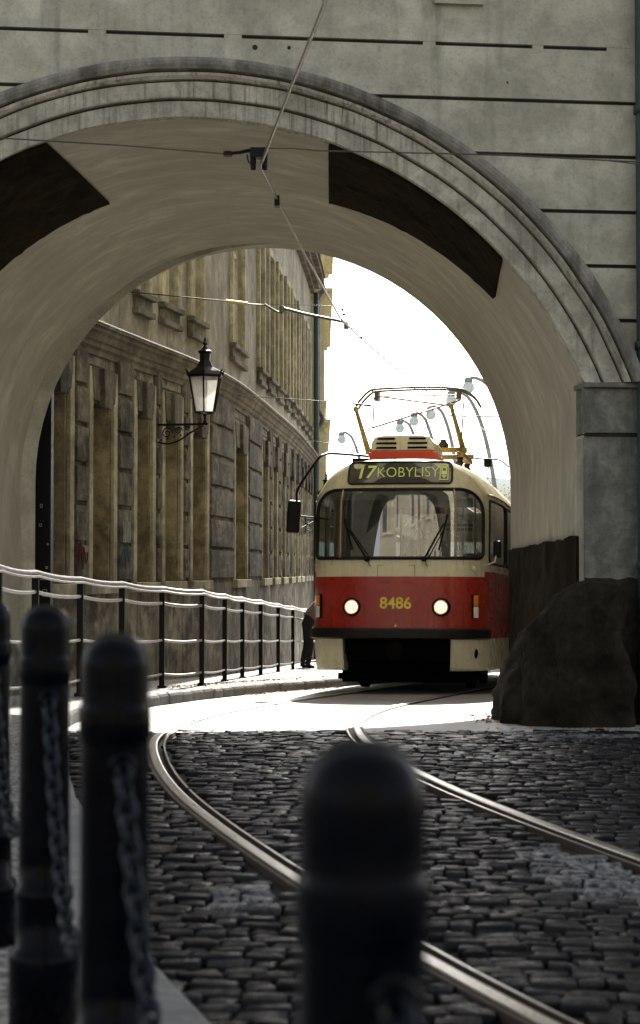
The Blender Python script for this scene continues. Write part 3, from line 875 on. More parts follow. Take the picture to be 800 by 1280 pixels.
    bpart(mb,'upper_wall',M['upper'])
    for a,b in W:
        mb=MB()
        # moulded surround with a recessed apron panel under the sill
        t=.13
        for x0,x1,z0,z1 in ((a-t,a,Z0-.0,Z1+t),(b,b+t,Z0-.0,Z1+t),(a,b,Z1,Z1+t)): mb.box(x0,x1,-.002,.055,z0,z1,T=T_)
        wn=bpart(mb,'window',M['trim'],bevel=.008)
        def sub(mb,nm,mat,**k):
            o=mb.build(nm,mat,None,**k); o.parent=wn; return o
        mb=MB(); mb.box(a-t-.03,b+t+.03,0,.11,Z0-.075,Z0-.005,T=T_); mb.box(a-t,b+t,0,.05,Z0-.22,Z0-.077,T=T_); mb.box(a-t-.02,b+t+.02,0,.09,Z0-.30,Z0-.222,T=T_)
        sub(mb,'sill',M['cornice'],bevel=.008)
        mb=MB(); f=.07; m=(a+b)/2
        for x0,x1,z0,z1 in ((a+.002,a+f,Z0,Z1),(b-f,b-.002,Z0,Z1),(a+f,b-f,Z0,Z0+f),(a+f,b-f,Z1-f,Z1),(m-.035,m+.035,Z0+f,Z1-f),(a+f,m-.035,Z0+1.5,Z0+1.57),(m+.035,b-f,Z0+1.5,Z0+1.57)): mb.box(x0,x1,-.14,-.07,z0,z1,T=T_)
        sub(mb,'frame',M['wood'])
        mb=MB(); mb.box(a+.01,b-.01,-.115,-.105,Z0+.01,Z1-.01,T=T_); sub(mb,'pane',M['pane'])
    # eaves and roof
    mb=MB(); 
    for i in range(40):
        s0,s1=E*i/40,E*(i+1)/40
        mb.box(s0,s1,-.5,.10,ZT,ZT+.12,T=T_); mb.box(s0,s1,-.5,.22,ZT+.12,ZT+.25,T=T_); mb.box(s0,s1,-.5,.34,ZT+.25,ZT+.36,T=T_)
    bpart(mb,'eaves',M['cornice'])
    mb=MB()
    mb.grid(lambda u,v:bw(E*u,.38-6*v,ZT+.37+3.2*v),30,2)
    mb.grid(lambda u,v:bw(E*u,-5.6-4*v,ZT+3.55-2*v),30,1)
    bpart(mb,'roof',plain('roof_tiles',(.22,.10,.06),.9,scale=4))
build_old()
# graffiti and small plates on the old building
def scrib(sp,zc,pts,mat,sc,name='graffiti',d=.012,r=.007):
    mb=MB(); P=catmull([(x,y,0) for x,y in pts],6)
    mb.tube([bw(sp+p.x*sc,d,zc+p.y*sc) for p in P],r,5); bpart(mb,name,M[mat])
n0=niches[0]; 
scrib(n0[1]-.07,1.75,[(0,1),(.5,.6),(.4,-.2),(.1,-.4),(-.3,.1),(0,.6)],'spray_blue',.22,d=-.29)
for px,pz,sc,mt in ((96,1.28,.16,'spray_red'),(150,1.30,.18,'spray_blue'),(92,1.36,.14,'spray_red')):
    scrib(s_of(px),pz,[(-1,-.6),(-.4,.8),(0,-.7),(.2,.9),(.7,-.3),(1,.5),(.4,.1)],mt,sc,d=.075)
for k in range(5): scrib(s_of(147)+k*.06,1.62,[(0,-1),(.1,0),(-.05,1)],'spray_white',.13,d=.078,r=.004)
for (a,b),mt,z in ((niches[1],'spray_red',1.6),(niches[1],'spray_blue',1.2),(niches[2],'spray_blue',2.0),(niches[2],'spray_red',1.4)):
    scrib((a+b)/2,z,[(-.8,-1),(-.2,.9),(.2,-.4),(.6,1.0),(.9,-.8),(.2,-.9)],mt,.26,d=-.29)
mb=MB(); s=s_of(59); mb.box(s-.12,s+.05,-.298,-.275,1.92,2.12,T=T_); mb.box(s-.10,s+.03,-.275,-.273,1.90,1.915,T=T_)
tag(mb.build('wall_plate',M['redsign']),'small red enamel plate inside the leftmost niche','sign')
mb=MB(); s=s_of(96); mb.box(s-.09,s+.06,.005,.03,CAMZ+2.46,CAMZ+2.68,T=T_)
tag(mb.build('house_number_plate',M['bluesign']),'small blue-grey plate on the wall just under the left end of the cornice','sign')
# dark pillar box beside the arch
cab=empty('service_pillar',(-3.0,18.85,g(18.8)),'tall black pillar with stickers between passage wall and old building','pillar')
mb=MB(); mb.box(-.11,.13,-.1,.1,0,4.6); mb.box(-.13,.15,-.12,.12,0,.25); mb.build('post',M['post'],cab,bevel=.01)
for k,(x,z,w,h) in enumerate(((.07,1.15,.05,.08),(.05,1.33,.06,.035),(.09,1.45,.025,.025),(.02,1.9,.03,.03),(.1,1.7,.02,.02),(.03,2.1,.025,.04))):
    mb=MB(); mb.box(x-w/2,x+w/2,-.104,-.1005,z,z+h); mb.box(x-w/2+.006,x+w/2-.006,-.107,-.1045,z+.006,z+h-.006,m=1); mb.build('sticker',[M['signcream'],M['blackplastic']],cab)
# downpipe at far corner and yellow house behind
mb=MB(); p=bw(BW.len-.1,.14,0); mb.tube([(p.x,p.y,z) for z in (-1.3,0,2,4,CAMZ+7.1)],.07,10)
tag(mb.build('drainpipe',M['copper'],smooth=True),'dark green drainpipe at the far corner of the old building','drainpipe')
yh=empty('yellow_house',(-4,46.5,g(46)),'narrow strip of a pale yellow corner house behind the old building','building')
mb=MB(); mb.box(-8,.12,46.5,58,-1.5,11); reparent(mb.build('wall',M['yellow']),yh)
mb=MB()
for z,p_ in ((CAMZ+(711-524)/47.3,.16),(CAMZ+(711-360)/47.3,.22),(CAMZ+(711-500)/47.3,.06),(11,.3)):
    mb.box(-8,.12+p_,46.5-p_,58,z-.10,z); mb.box(-8,.12+p_*.6,46.5-p_*.6,58,z-.22,z-.1)
reparent(mb.build('cornice',M['yellow'],bevel=.01),yh)
mb=MB()
mb.box(-.02,.165,46.42,46.5,-1.4,CAMZ+3.6)
reparent(mb.build('corner_pilaster',M['yellow']),yh)
mb=MB(); Yp=46.2; q=lambda px,py:at(px,py,Yp)
mb.tube(catmull([q(398.5,250),q(398.5,330),q(399,346),q(404,356),q(404,362),q(398,370),q(397.5,380),q(397.5,500),q(398,512),q(403,521),q(402,528),q(397,536),q(396.5,550),q(396,760)],4),.055,10)
reparent(mb.build('downpipe',M['pipe'],smooth=True),yh)

# ------------------------------------------------------------------ railing
posts=[(-2.72,13.2),(-2.63,14.4),(-2.52,15.6),(-2.34,17.2),(-2.09,18.6),(-1.82,20.3),(-1.44,21.5),(-1.27,23.5),(-1.11,25.2),(-.905,26.9),(-.70,29.5),(-.49,31.8),(-.28,34.2),(-.05,37)]
rl=empty('railing',(-1.8,20.3,side_z(20)),'long black-posted railing with four pale metal rails along the pavement','railing')
def pz(y): return side_z(y)+.03
for x,y in posts:
    mb=MB(); z=pz(y); mb.box(x-.03,x+.03,y-.03,y+.03,z-.1,z+1.10); mb.box(x-.05,x+.05,y-.05,y+.05,z-.02,z+.012)
    reparent(mb.build('post',M['post'],bevel=.004),rl)
for h,r in ((1.125,.026),(.955,.019),(.53,.016),(.14,.014)):
    pts=[]
    for (x0,y0),(x1,y1) in zip(posts,posts[1:]):
        for k in range(6):
            t=k/6; y=y0+(y1-y0)*t; pts.append((x0+(x1-x0)*t,y,pz(y0)*(1-t)+pz(y1)*t+h-.022*4*t*(1-t)*(1 if h<1.1 else .8)))
    mb=MB(); mb.tube(pts,r,10)
    if h>1.1: mb.tube([(p[0]+.035,p[1],p[2]-.035) for p in pts],.012,8)
    reparent(mb.build('rail',M['galv'],smooth=True),rl)

# ------------------------------------------------------------------ bollards and chains
def bollard_mesh(zt,zb,r=.0575):
    H=zt-zb; k=r/.06
    pr=[(.0005,0),(.018,-.002),(.034,-.009),(.046,-.020),(.054,-.035),(.0572,-.050),(.0578,-.058),(.058,-.064),(.058,-.090),(.058,-.120),(.0585,-.124),(.061,-.127),(.0615,-.132),(.0622,-.15),(.0622,-.172),(.060,-.18),(.058,-.186),(.058,-.192),(.058,-.22),(.0585,-.4),(.060,-.60),(.061,-.66),(.068,-.665),(.069,-.69),(.064,-.70),(.066,-.80),(.078,-.81),(.082,-.83),(.082,-H/k)]
    pr=[(a*k,b*k) for a,b in pr][::-1]
    return pr
Bs=[(.037,1.54,1.024,'nearest and largest black bollard, blurred in the foreground'),(-.336,2.895,1.066,'second black bollard from the right, chain hanging down its front'),(-.623,4.0,1.09,'third black bollard from the right, in front of the railing'),(-.915,4.89,1.087,'leftmost black bollard, cut by the left edge of the photo')]
def ring(mb,c): mb.tube([(c[0]+.018*cos(a),c[1],c[2]+.018*sin(a)) for a in [2*pi*k/10 for k in range(10)]],.005,6,closed=True)
for i,(x,y,zt,lab) in enumerate(Bs):
    zb=.14+.0; b=empty('bollard',(x,y,zb),lab,'bollard','domed black bollards joined by chains on the pavement edge')
    mb=MB(); mb.lathe([(r,z+zt-zb) for r,z in bollard_mesh(zt,zb)],40); mb.build('shaft',M['iron'],b,smooth=True)
    mb=MB()
    nx,ny=(Bs[i-1][0]-x,Bs[i-1][1]-y) if i>0 else (.35,-1.2)
    l=sqrt(nx*nx+ny*ny); nx/=l; ny/=l
    for s in (1,-1): 
        mb=MB()
        mb.tube([(nx*s*.05,ny*s*.05,zt-zb-.195),(nx*s*.085,ny*s*.085,zt-zb-.195)],.007,6); ring(mb,(nx*s*.09,ny*s*.09,zt-zb-.21))
        mb.build('chain_eye',M['iron'],b,smooth=True)
def chain(A,B,sag,label):
    A=Vector(A);B=Vector(B); mb=MB()
    pts=[A.lerp(B,k/200)-Vector((0,0,sag*4*(k/200)*(1-k/200))) for k in range(201)]
    P=Path(pts,1); d=0; k=0; pitch=.034
    while d<P.len:
        c=P.at(d); t=P.tan(d); s=t.cross(Vector((0,0,1))).normalized(); u=s.cross(t).normalized()
        q=Matrix.Rotation(radians(45)+k*pi/2,3,t)@s
        L=.028; w=.015; link=[]
        for j in range(14):
            a=2*pi*j/14; link.append(c+t*(L*cos(a)*.92)+q*(w*sin(a)))
        mb.tube(link,.0058,6,closed=True); d+=pitch; k+=1
    tag(mb.build('chain',M['chain'],smooth=True),label,'chain','iron chains slung between the bollards')
def eye(i,s):
    x,y,zt,_=Bs[i]; nx,ny=(Bs[i-1][0]-x,Bs[i-1][1]-y) if i>0 else (.35,-1.2)
    l=sqrt(nx*nx+ny*ny); return (x+nx/l*s*.09,y+ny/l*s*.09,zt-.22)
chain(eye(3,1),eye(2,-1),.36,'iron chain between the leftmost bollard and the third bollard')
chain(eye(2,1),eye(1,-1),.42,'iron chain hanging from the third bollard towards the second bollard')
chain(eye(1,1),eye(0,-1),.48,'iron chain hanging down the front of the second bollard towards the nearest one')
chain(eye(0,1),(.40,.42,.75),.36,'blurred iron chain hanging down the front of the nearest bollard')

# ------------------------------------------------------------------ wall lanterns
def lantern(name,base,dirv,arm,label,sc=1.0):
    """base: point on the wall of the bracket; dirv: outward unit vector"""
    ang=atan2(dirv.y,dirv.x)
    r=empty(name,base,label,'lamp','old lanterns on wall brackets',rot=(0,0,ang))
    mb=MB()
    mb.box(-.02,.02,-.05,.05,-.30,.10)
    mb.box(0,arm+.04,-.014,.014,-.014,.014)
    mb.tube(catmull([(0,0,-.22),(.15,0,-.25),(.32,0,-.20),(.48,0,-.10),(arm-.02,0,-.02)],6),.012,6)
    for cx,cz,R in ((.14,-.11,.075),(.30,-.08,.05),(.42,-.05,.032)):
        pts=[(cx+R*(1-k/26)*cos(k*.48),0,cz+R*(1-k/26)*sin(k*.48)) for k in range(24)]; mb.tube(pts,.008,5)
    for k in range(5): mb.ball((.06+.09*k,0,-.2+.02*k),.014,6,4)
    mb.build('bracket',M['post'],r)
    mb=MB(); mb.lathe([(.02,0),(.03,.03),(.016,.05),(.016,.10),(.03,.12),(.02,.14)],10,c=(arm,0,0)); mb.build('stem',M['post'],r,smooth=True)
    n=6; zb,zt=.15,.62; rb,rt=.135,.225
    fr=MB(); gl=MB()
    def cor(k,z,R): a=2*pi*(k+.5)/n+radians(12); return Vector((arm+R*cos(a),R*sin(a),z))
    for k in range(n):
        fr.tube([cor(k,zb,rb),cor(k,zt,rt)],.012,5); fr.tube([cor(k,zb,rb),cor(k+1,zb,rb)],.014,5); fr.tube([cor(k,zt,rt),cor(k+1,zt,rt)],.014,5)
        gl.add([cor(k,zb,rb*.97),cor(k+1,zb,rb*.97),cor(k+1,zt,rt*.97),cor(k,zt,rt*.97)],[(0,1,2,3)])
    fr.build('frame',M['post'],r); gl.build('glazing',M['frost'],r,clean=False)
    mb=MB()
    vs=[];pr=[(rt+.03,zt+.0),(rt+.035,zt+.02),(rt-.02,zt+.07),(.12,zt+.13),(.08,zt+.20),(.075,zt+.22),(.075,zt+.30),(.10,zt+.32),(.10,zt+.335),(.05,zt+.36),(.03,zt+.39),(.018,zt+.41),(.032,zt+.43),(.032,zt+.45),(.012,zt+.465),(.02,zt+.48),(.004,zt+.52)]
    for R,z in pr:
        for k in range(n): vs.append(cor(k,z,R))
    fs=[(i*n+k,i*n+(k+1)%n,(i+1)*n+(k+1)%n,(i+1)*n+k) for i in range(len(pr)-1) for k in range(n)]
    mb.add(vs,fs+[tuple(range(n))])
    for k in range(n):
        c=cor(k,zt+.02,rt+.03); mb.tube([c,c+Vector((0,0,.04)),c+Vector(((c.x-arm)*.1,c.y*.1,.075))],[.012,.016,.003],5)
    mb.build('hood',M['post'],r)
    return r
s1=s_of(193); b=bw(s1,.03,0); t=BW.tan(s1); nrm=Vector((t.y,-t.x,0))
lantern('wall_lantern',(b.x,b.y,CAMZ+(711-531)/F*b.y),nrm,.66,'large black framed lantern with pale glass on a scrolled bracket, against the old wall')
s2=s_of(380); b=bw(s2,.03,0); t=BW.tan(s2); nrm=Vector((t.y,-t.x,0))
lantern('wall_lantern',(b.x,b.y,CAMZ+(711-650)/F*b.y+.0),nrm,.5,'small distant wall lantern just behind the tram mirror')

# ------------------------------------------------------------------ TRAM
TR=empty('tram',(.96,22.4,g(22.4)),'cream and red old tram numbered 8486 with headlights on, coming through the arch','tram',rot=(-radians(1.6),0,-radians(10)))
half=[(0,0),(.3,.008),(.6,.04),(.82,.10),(.96,.185),(1.06,.30),(1.12,.44),(1.16,.62),(1.2,1.0),(1.235,1.7),(1.25,2.4),(1.25,6),(1.25,12.4),(1.22,13.2),(1.1,13.75),(.85,13.98),(.4,14.08),(0,14.1)]
HP=Path([(x,y,0) for x,y in half],10)
def interp(tb,z):
    if z<=tb[0][0]: return tb[0][1]
    for (a,b),(c,d) in zip(tb,tb[1:]):
        if z<=c: return b+(d-b)*(z-a)/(c-a)
    return tb[-1][1]
TA=[(.3,.02),(.6,0),(2.45,0),(2.58,.02),(2.70,.075),(2.80,.135),(2.88,.21),(2.95,.31),(3.0,.42),(3.03,.53),(3.05,.66),(3.065,.82),(3.07,1.0)]
TB_=[(.3,.05),(.6,.0),(1.55,0),(1.73,.01),(2.58,.085),(2.99,.16),(3.0,.19),(3.03,.33),(3.05,.6),(3.065,1.1),(3.07,1.6)]
def TS(s,z,off=0):
    def raw(s,z):
        p=HP.at(min(abs(s),HP.len)); x=p.x*(1 if s>=0 else -1); y=p.y
        a=interp(TA,z); b=interp(TB_,z); x*=(1-a); y=7.05+(y-7.05)*(1-b/7.05); return Vector((x,y,z))
    p=raw(s,z)
    if off:
        du=raw(s+.02,z)-raw(s-.02,z); dz=raw(s,z+.01)-raw(s,z-.01)
        n=du.cross(dz).normalized(); p=p+n*off
    return p
HL=HP.len
def arcx(y):  # arc length where side reaches y
    lo,hi=0,HL
    for _ in range(40):
        m=(lo+hi)/2
        if HP.at(m).y<y: lo=m
        else: hi=m
    return lo
WS=1.19
wins=[('windscreen',-WS,WS,1.735,2.62,(.10,.36))]
y0s=[.56,2.15,3.95,5.05,6.15,7.9,9.0,10.1,11.9]
for y0,y1,z0 in ((.52,1.95,1.68),(2.15,3.6,.75),(3.85,5.0,1.68),(5.15,6.3,1.68),(6.45,7.9,.75),(8.1,9.25,1.68),(9.4,10.5,1.68),(10.7,11.9,.75),(12.0,13.0,1.68)):
    a,b=arcx(y0),arcx(y1)
    if z0<1 : 
        wins.append(('door_window',-b,-a,.95,2.50,(.05,.08))); wins.append(('side_window',a,b,1.68,2.50,(.06,.08)))
    else:
        wins.append(('side_window',a,b,z0,2.50,(.06,.08))); wins.append(('side_window',-b,-a,z0,2.50,(.06,.08)))
wins.append(('rear_window',HL-.85,HL,1.73,2.55,(.08,.1))); wins.append(('rear_window',-HL,-HL+.85,1.73,2.55,(.08,.1)))
def inside(w,s,z):
    _,a,b,c,d,(rb,rt)=w
    if not(a<s<b and c<z<d): return False
    for cx,sx in ((a,1),(b,-1)):
        for cz,sz,r in ((c,1,rb),(d,-1,rt)):
            dx=(s-cx)*sx; dz=(z-cz)*sz
            if dx<r and dz<r and (r-dx)**2+(r-dz)**2>r*r: return False
    return True
def outline(w,n=10):
    _,a,b,c,d,(rb,rt)=w; o=[]
    def seg(p,q,k): return [(p[0]+(q[0]-p[0])*i/k,p[1]+(q[1]-p[1])*i/k) for i in range(k)]
    kk=max(2,int((b-a)/.08))
    o+=seg((a+rb,c),(b-rb,c),kk)
    o+=[(b-rb+rb*cos(t),c+rb+rb*sin(t)) for t in [-pi/2+pi/2*i/n for i in range(n)]]
    o+=seg((b,c+rb),(b,d-rt),8)
    o+=[(b-rt+rt*cos(t),d-rt+rt*sin(t)) for t in [pi/2*i/n for i in range(n)]]
    o+=seg((b-rt,d),(a+rt,d),kk)
    o+=[(a+rt+rt*cos(t),d-rt+rt*sin(t)) for t in [pi/2+pi/2*i/n for i in range(n)]]
    o+=seg((a,d-rt),(a,c+rb),8)
    o+=[(a+rb+rb*cos(t),c+rb+rb*sin(t)) for t in [pi+pi/2*i/n for i in range(n)]]
    return o
def build_tram():
    ss=[-HL,HL]; s=-2.6
    while s<=2.6: ss.append(s); s+=.03
    s=2.6
    while s<HL: ss+=[s,-s]; s+=.12
    for w in wins: ss+=[w[1],w[2]]
    RS=1.235; ss+=[RS,-RS,.70,-.70]
    zs=[.30,.71,.83,1.50,1.57,1.735,2.62,1.68,2.5,.95]+[.3+.04*i for i in range(58)]+[2.65,2.70,2.75,2.80,2.84,2.88,2.92,2.95,2.975,3.0,3.015,3.03,3.04,3.05,3.058,3.065,3.068,3.07]
    def uniq(l,ex,e):
        l=sorted(l); out=[l[0]]
        for v in l[1:]:
            if v-out[-1]>e: out.append(v)
            elif any(abs(v-x)<1e-9 for x in ex): out[-1]=v
        return out
    ex_s=[w[i] for w in wins for i in (1,2)]+[RS,-RS,.7,-.7,HL,-HL]
    ss=uniq(ss,ex_s,.009); zs=uniq(zs,[.30,.71,.83,1.50,1.57,1.735,2.62,1.68,2.5,.95],.008)
    idx={}; mb=MB(); gls={}
    for j,z in enumerate(zs):
        for i,s in enumerate(ss): mb.v.append(tuple(TS(s,z)))
    n=len(ss)
    for j in range(len(zs)-1):
        zc=(zs[j]+zs[j+1])/2
        for i in range(n-1):
            sc=(ss[i]+ss[i+1])/2; f=(j*n+i,j*n+i+1,(j+1)*n+i+1,(j+1)*n+i)
            if zc<.71 and abs(sc)<.70: continue
            hit=None
            if 0.9<zc<2.65:
                for w in wins:
                    if inside(w,sc,zc): hit=w; break
            if hit: gls.setdefault(hit[0] if hit[0] in('windscreen',) else (hit[0],hit[1]),[]).append(f); continue
            front=abs(sc)<RS
            if zc<.71: m=0
            elif zc<(1.50 if front else 1.57): m=1
            else: m=0
            if front and .71<zc<.83: m=1
            mb.f.append(f); mb.m.append(m)
    V=mb.v
    body=mb.build('body',[M['cream'],M['red']],TR,smooth=True,clean=False)
    bm=bmesh.new(); bm.from_mesh(body.data)
    loose=[v for v in bm.verts if not v.link_faces]; bmesh.ops.delete(bm,geom=loose,context='VERTS')
    bmesh.ops.remove_doubles(bm,verts=bm.verts,dist=1e-4); bmesh.ops.recalc_face_normals(bm,faces=bm.faces); bm.to_mesh(body.data); bm.free()
    so=body.modifiers.new('sol','SOLIDIFY'); so.thickness=.02; so.offset=-1
    for w in wins:
        key='windscreen' if w[0]=='windscreen' else (w[0],w[1])
        fs=gls.get(key,[]); 
        gb=MB(); mp={}
        for f in fs:
            ff=[]
            for v in f:
                if v not in mp:
                    mp[v]=len(gb.v); gb.v.append(tuple(Vector(V[v])+Vector((0,.004 if w[0]=='windscreen' else 0,0))))
                ff.append(mp[v])
            gb.f.append(tuple(ff)); gb.m.append(0)
        wo=gb.build(w[0],M['glass'],TR,smooth=True,clean=False)
        ga=MB(); ga.tube([TS(s,z,.004) for s,z in outline(w)],.022 if w[0]=='windscreen' else .016,8,closed=True)
        ga.build('gasket',M['rubber'],wo,smooth=True)
    ws=[o for o in TR.children if o.name.startswith('windscreen')][0]
    for sp in (-.735,.755):
        p=MB(); p.tube([TS(sp,z,.012) for z in [1.735+.885*k/8 for k in range(9)]],.014,8); p.build('pillar',M['copperpillar'],ws,smooth=True)
    # side mullion in the sliding driver's window
    # bumper
    b=MB(); N=60; R_=1.30
    pr=[(0,.70),(.045,.705),(.06,.72),(.06,.82),(.045,.835),(0,.84)]
    vs=[]
    for i in range(N+1):
        s=-R_+2*R_*i/N
        for o_,z in pr: vs.append(TS(s,z,o_))
    k=len(pr); b.v=[tuple(v) for v in vs]
    for i in range(N):
        for j in range(k-1): b.f.append((i*k+j,i*k+j+1,(i+1)*k+j+1,(i+1)*k+j)); b.m.append(0)
    b.f.append(tuple(range(k))); b.m.append(0); b.f.append(tuple(N*k+j for j in range(k))); b.m.append(0)
    b.build('bumper',M['rubber'],TR)
    # drip rail over side, and the lighter curved edges of the skirt cut-out
    for sg in (1,-1):
        m=MB(); m.tube([TS(sg*s,2.575,.008) for s in [1.35+.4*i for i in range(30)]],.012,6); m.build('drip_rail',M['cream'],TR,smooth=True)
        m=MB(); m.grid(lambda u,v,sg=sg:TS(sg*(.70+ .0*v),.71-.41*v)+Vector((-sg*.12*0,u*.35,0)),2,6); m.build('skirt_return',M['cream'],TR)
    # underframe, bogies, wheels, coupler
    m=MB(); m.box(-1.0,1.0,.35,13.6,.42,.78); m.box(-.95,.95,.25,.35,.5,.78); m.build('underframe',M['under'],TR)
    for yb in (2.1,8.5):
        m=MB()
        for sx in (-1,1): m.box(sx*.95-.06,sx*.95+.06,yb,yb+2.6,.32,.5)
        m.box(-.9,.9,yb+.2,yb+2.4,.3,.42); 
        if yb<3: m.box(-.85,.85,1.0,1.1,.12,.4); m.box(-.9,.9,.95,1.02,.16,.24)
        bo=m.build('bogie',M['under'],TR)
        for yy in (yb+.3,yb+2.2):
            for sx in (-1,1):
                w=MB(); w.lathe([(.1,-.06),(.33,-.06),(.35,-.05),(.35,.05),(.33,.06),(.1,.06)],28,T=lambda x,y,z,sx=sx,yy=yy:(sx*.75+z,yy+x,.35+y))
                w.build('wheel',M['under'],bo)
    m=MB(); m.box(-.06,.06,-.05,.5,.50,.60); m.lathe([(.02,0),(.11,0),(.12,.02),(.12,.05),(.05,.07)],16,T=lambda x,y,z:(x,-.12+z,.55+y)); m.build('coupler',M['under'],TR)
    # headlights
    for sx,s in ((-1,-.575),(1,.575)):
        c=TS(s,1.11,.0)
        Tl=lambda x,y,z,c=c:(c.x+x,c.y-z,c.z+y)
        m=MB(); m.lathe([(.08,-.03),(.122,-.03),(.116,.02),(.10,.035),(.084,.03),(.08,.0)],32,T=Tl); h=m.build('headlight',M['blackplastic'],TR,smooth=True)
        m=MB(); m.lathe([(.086,.0),(.080,.024),(.055,.036),(.02,.042)],28,T=Tl); m.build('lens',M['lens'],h,smooth=True); m=MB(); m.lathe([(.034,.036),(.03,.05),(.01,.056)],16,T=Tl); m.build('bulb_glow',M['lit'],h,smooth=True)
        m=MB(); m.tube([Tl(.088*cos(a),.088*sin(a),.032) for a in [2*pi*q_/28 for q_ in range(28)]],.007,6,closed=True); m.build('chrome_ring',M['chrome'],h,smooth=True)
    for s in (-1.075,1.02):
        def TT(a,z,d,s=s): return TS(s+a,z,d)
        m=MB(); m.prism([(-.04,.965),(.04,.965),(.04,1.275),(-.04,1.275)],-.01,.03,TT); h=m.build('signal_lamp',M['blackplastic'],TR,bevel=.004)
        m=MB(); m.prism([(-.033,1.13),(.033,1.13),(.033,1.265),(-.033,1.265)],.03,.05,TT); m.build('indicator_lens',M['amber'],h,bevel=.008)
        m=MB(); m.prism([(-.033,.975),(.033,.975),(.033,1.12),(-.033,1.12)],.03,.05,TT); m.build('position_lens',M['clearlens'],h,bevel=.008)
    # destination display
    def TT(a,z,d): return TS(a,z,d)
    def TD(s,z,off=0): return TS(s/(1-interp(TA,z)),z,off)
    def patch(a,b,c,d,r,off,nu=24,nv=8):
        w=('x',a,b,c,d,(r,r)); o_=outline(w,6); m=MB(); ctr=TD((a+b)/2,(c+d)/2,off)
        # strips
        N=len(o_); rings=[]
        for f in (1,.66,.33): rings.append([TD((a+b)/2+(s-(a+b)/2)*f,(c+d)/2+(z-(c+d)/2)*f,off) for s,z in o_])
        m.v=[tuple(v) for rr in rings for v in rr]+[tuple(ctr)]
        for q_ in range(2):
            for i in range(N): m.f.append((q_*N+i,q_*N+(i+1)%N,(q_+1)*N+(i+1)%N,(q_+1)*N+i)); m.m.append(0)
        for i in range(N): m.f.append((2*N+i,2*N+(i+1)%N,3*N)); m.m.append(0)
        return m,o_
    m,o_=patch(-.645,.70,2.695,2.975,.05,.012); db=m.build('destination_display',M['panel'],TR,smooth=True)
    m=MB(); m.tube([TD(s,z,.012) for s,z in o_],.014,8,closed=True); m.build('display_rim',M['rubber'],db,smooth=True)
    def text(body_,size,xc,zc,mat,name,parent,off,shear=0,bold=0,sx=1):
        cu=bpy.data.curves.new(name,'FONT'); cu.body=body_; cu.size=size; cu.align_x='CENTER'; cu.align_y='CENTER'; cu.shear=shear; cu.offset=bold; cu.resolution_u=4; cu.extrude=.002
        o=bpy.data.objects.new(name+'_tmp',cu); COL.objects.link(o); dg=bpy.context.evaluated_depsgraph_get(); dg.update()
        me=bpy.data.meshes.new_from_object(o.evaluated_get(dg)); bpy.data.objects.remove(o)
        me.name=name; me.materials.clear(); me.materials.append(M[mat])
        for v in me.vertices:
            q=(TD if zc>2.6 else TS)(xc+v.co.x*sx,zc+v.co.y,off+v.co.z); v.co=q
        o=bpy.data.objects.new(name,me); COL.objects.link(o); o.parent=parent; return o
    text('17',.23,-.42,2.835,'led','route_number',db,.020,.2,.003,1.1)
    text('KOBYLISY',.185,.135,2.832,'led','destination_text',db,.020,0,-.002,.98)
    m=MB()  # little tram pictogram
    def pr_(poly): m.prism(poly,.019,.024,lambda a,z,d:TD(.595+a,2.835+z,d))
    for (a0,a1,z0,z1) in ((-.055,-.045,-.10,.10),(.045,.055,-.10,.10),(-.045,.045,-.10,-.09),(-.045,.045,.09,.10),(-.035,.035,-.03,.015),(-.035,-.02,.02,.07),(.02,.035,.02,.07),(-.02,.02,.055,.07)): pr_([(a0,z0),(a1,z0),(a1,z1),(a0,z1)])
    pr_([(-.035,-.04),(.035,-.04),(0,-.08)])
    m.build('pictogram',M['led'],db)
    text('8486',.205,-.005,1.155,'numyel','fleet_number',TR,.006,0,.004,1.0)
    # faint service hatch lines and a small catch below the number
    m=MB()
    for (a0,a1,z0,z1) in ((-.24,.24,1.64,1.645),(-.24,-.235,1.50,1.64),(.235,.24,1.50,1.64),(-.2,.2,1.425,1.43)): m.prism([(a0,z0),(a1,z0),(a1,z1),(a0,z1)],-.001,.0022,TT)
    m.build('service_hatch',M['under'],TR)
    for sg in (-1,1):
        m=MB()
        m.prism([(sg*.86-.0025,.845),(sg*.86+.0025,.845),(sg*.86+.0025,1.70),(sg*.86-.0025,1.70)],-.001,.0022,TT)
        m.prism([(sg*1.26-.0035,.31),(sg*1.26+.0035,.31),(sg*1.26+.0035,2.55),(sg*1.26-.0035,2.55)],-.001,.0022,TT)
        m.build('panel_seam',M['under'],TR)
        m=MB()
        for k in range(5):
            for z in (.80,):
                m.lathe([(.001,.0),(.008,.0),(.006,.004)],6,T=lambda x,y,w_,k=k,z=z,sg=sg:tuple(TS(sg*(.15+.25*k)+x,z+y-.03,.06+w_)))
        m.build('bumper_rivets',M['under'],TR)
    m=MB(); m.prism([(-.02,.86),(.02,.86),(0,.90)],0,.02,TT); m.build('badge',M['numyel'],TR)
    m=MB(); m.lathe([(.01,0),(.03,0),(.03,.02),(.015,.03)],12,T=lambda x,y,z:tuple(TS(1.02+x,1.60+y*1.4,z))); m.build('filler_cap',M['cream'],TR,smooth=True)
    m=MB(); m.lathe([(.005,0),(.045,0),(.04,.006),(.005,.008)],16,T=lambda x,y,z:tuple(TS(1.06+x*.7,.52+y*1.4,z))); m.build('skirt_hole',M['under'],TR)
    # windscreen sticker sign and white mark
    m=MB(); m.prism([(.62,2.07),(1.04,2.07),(1.04,2.20),(.62,2.20)],-.035,-.03,TT); sg=m.build('notice',M['signcream'],TR)
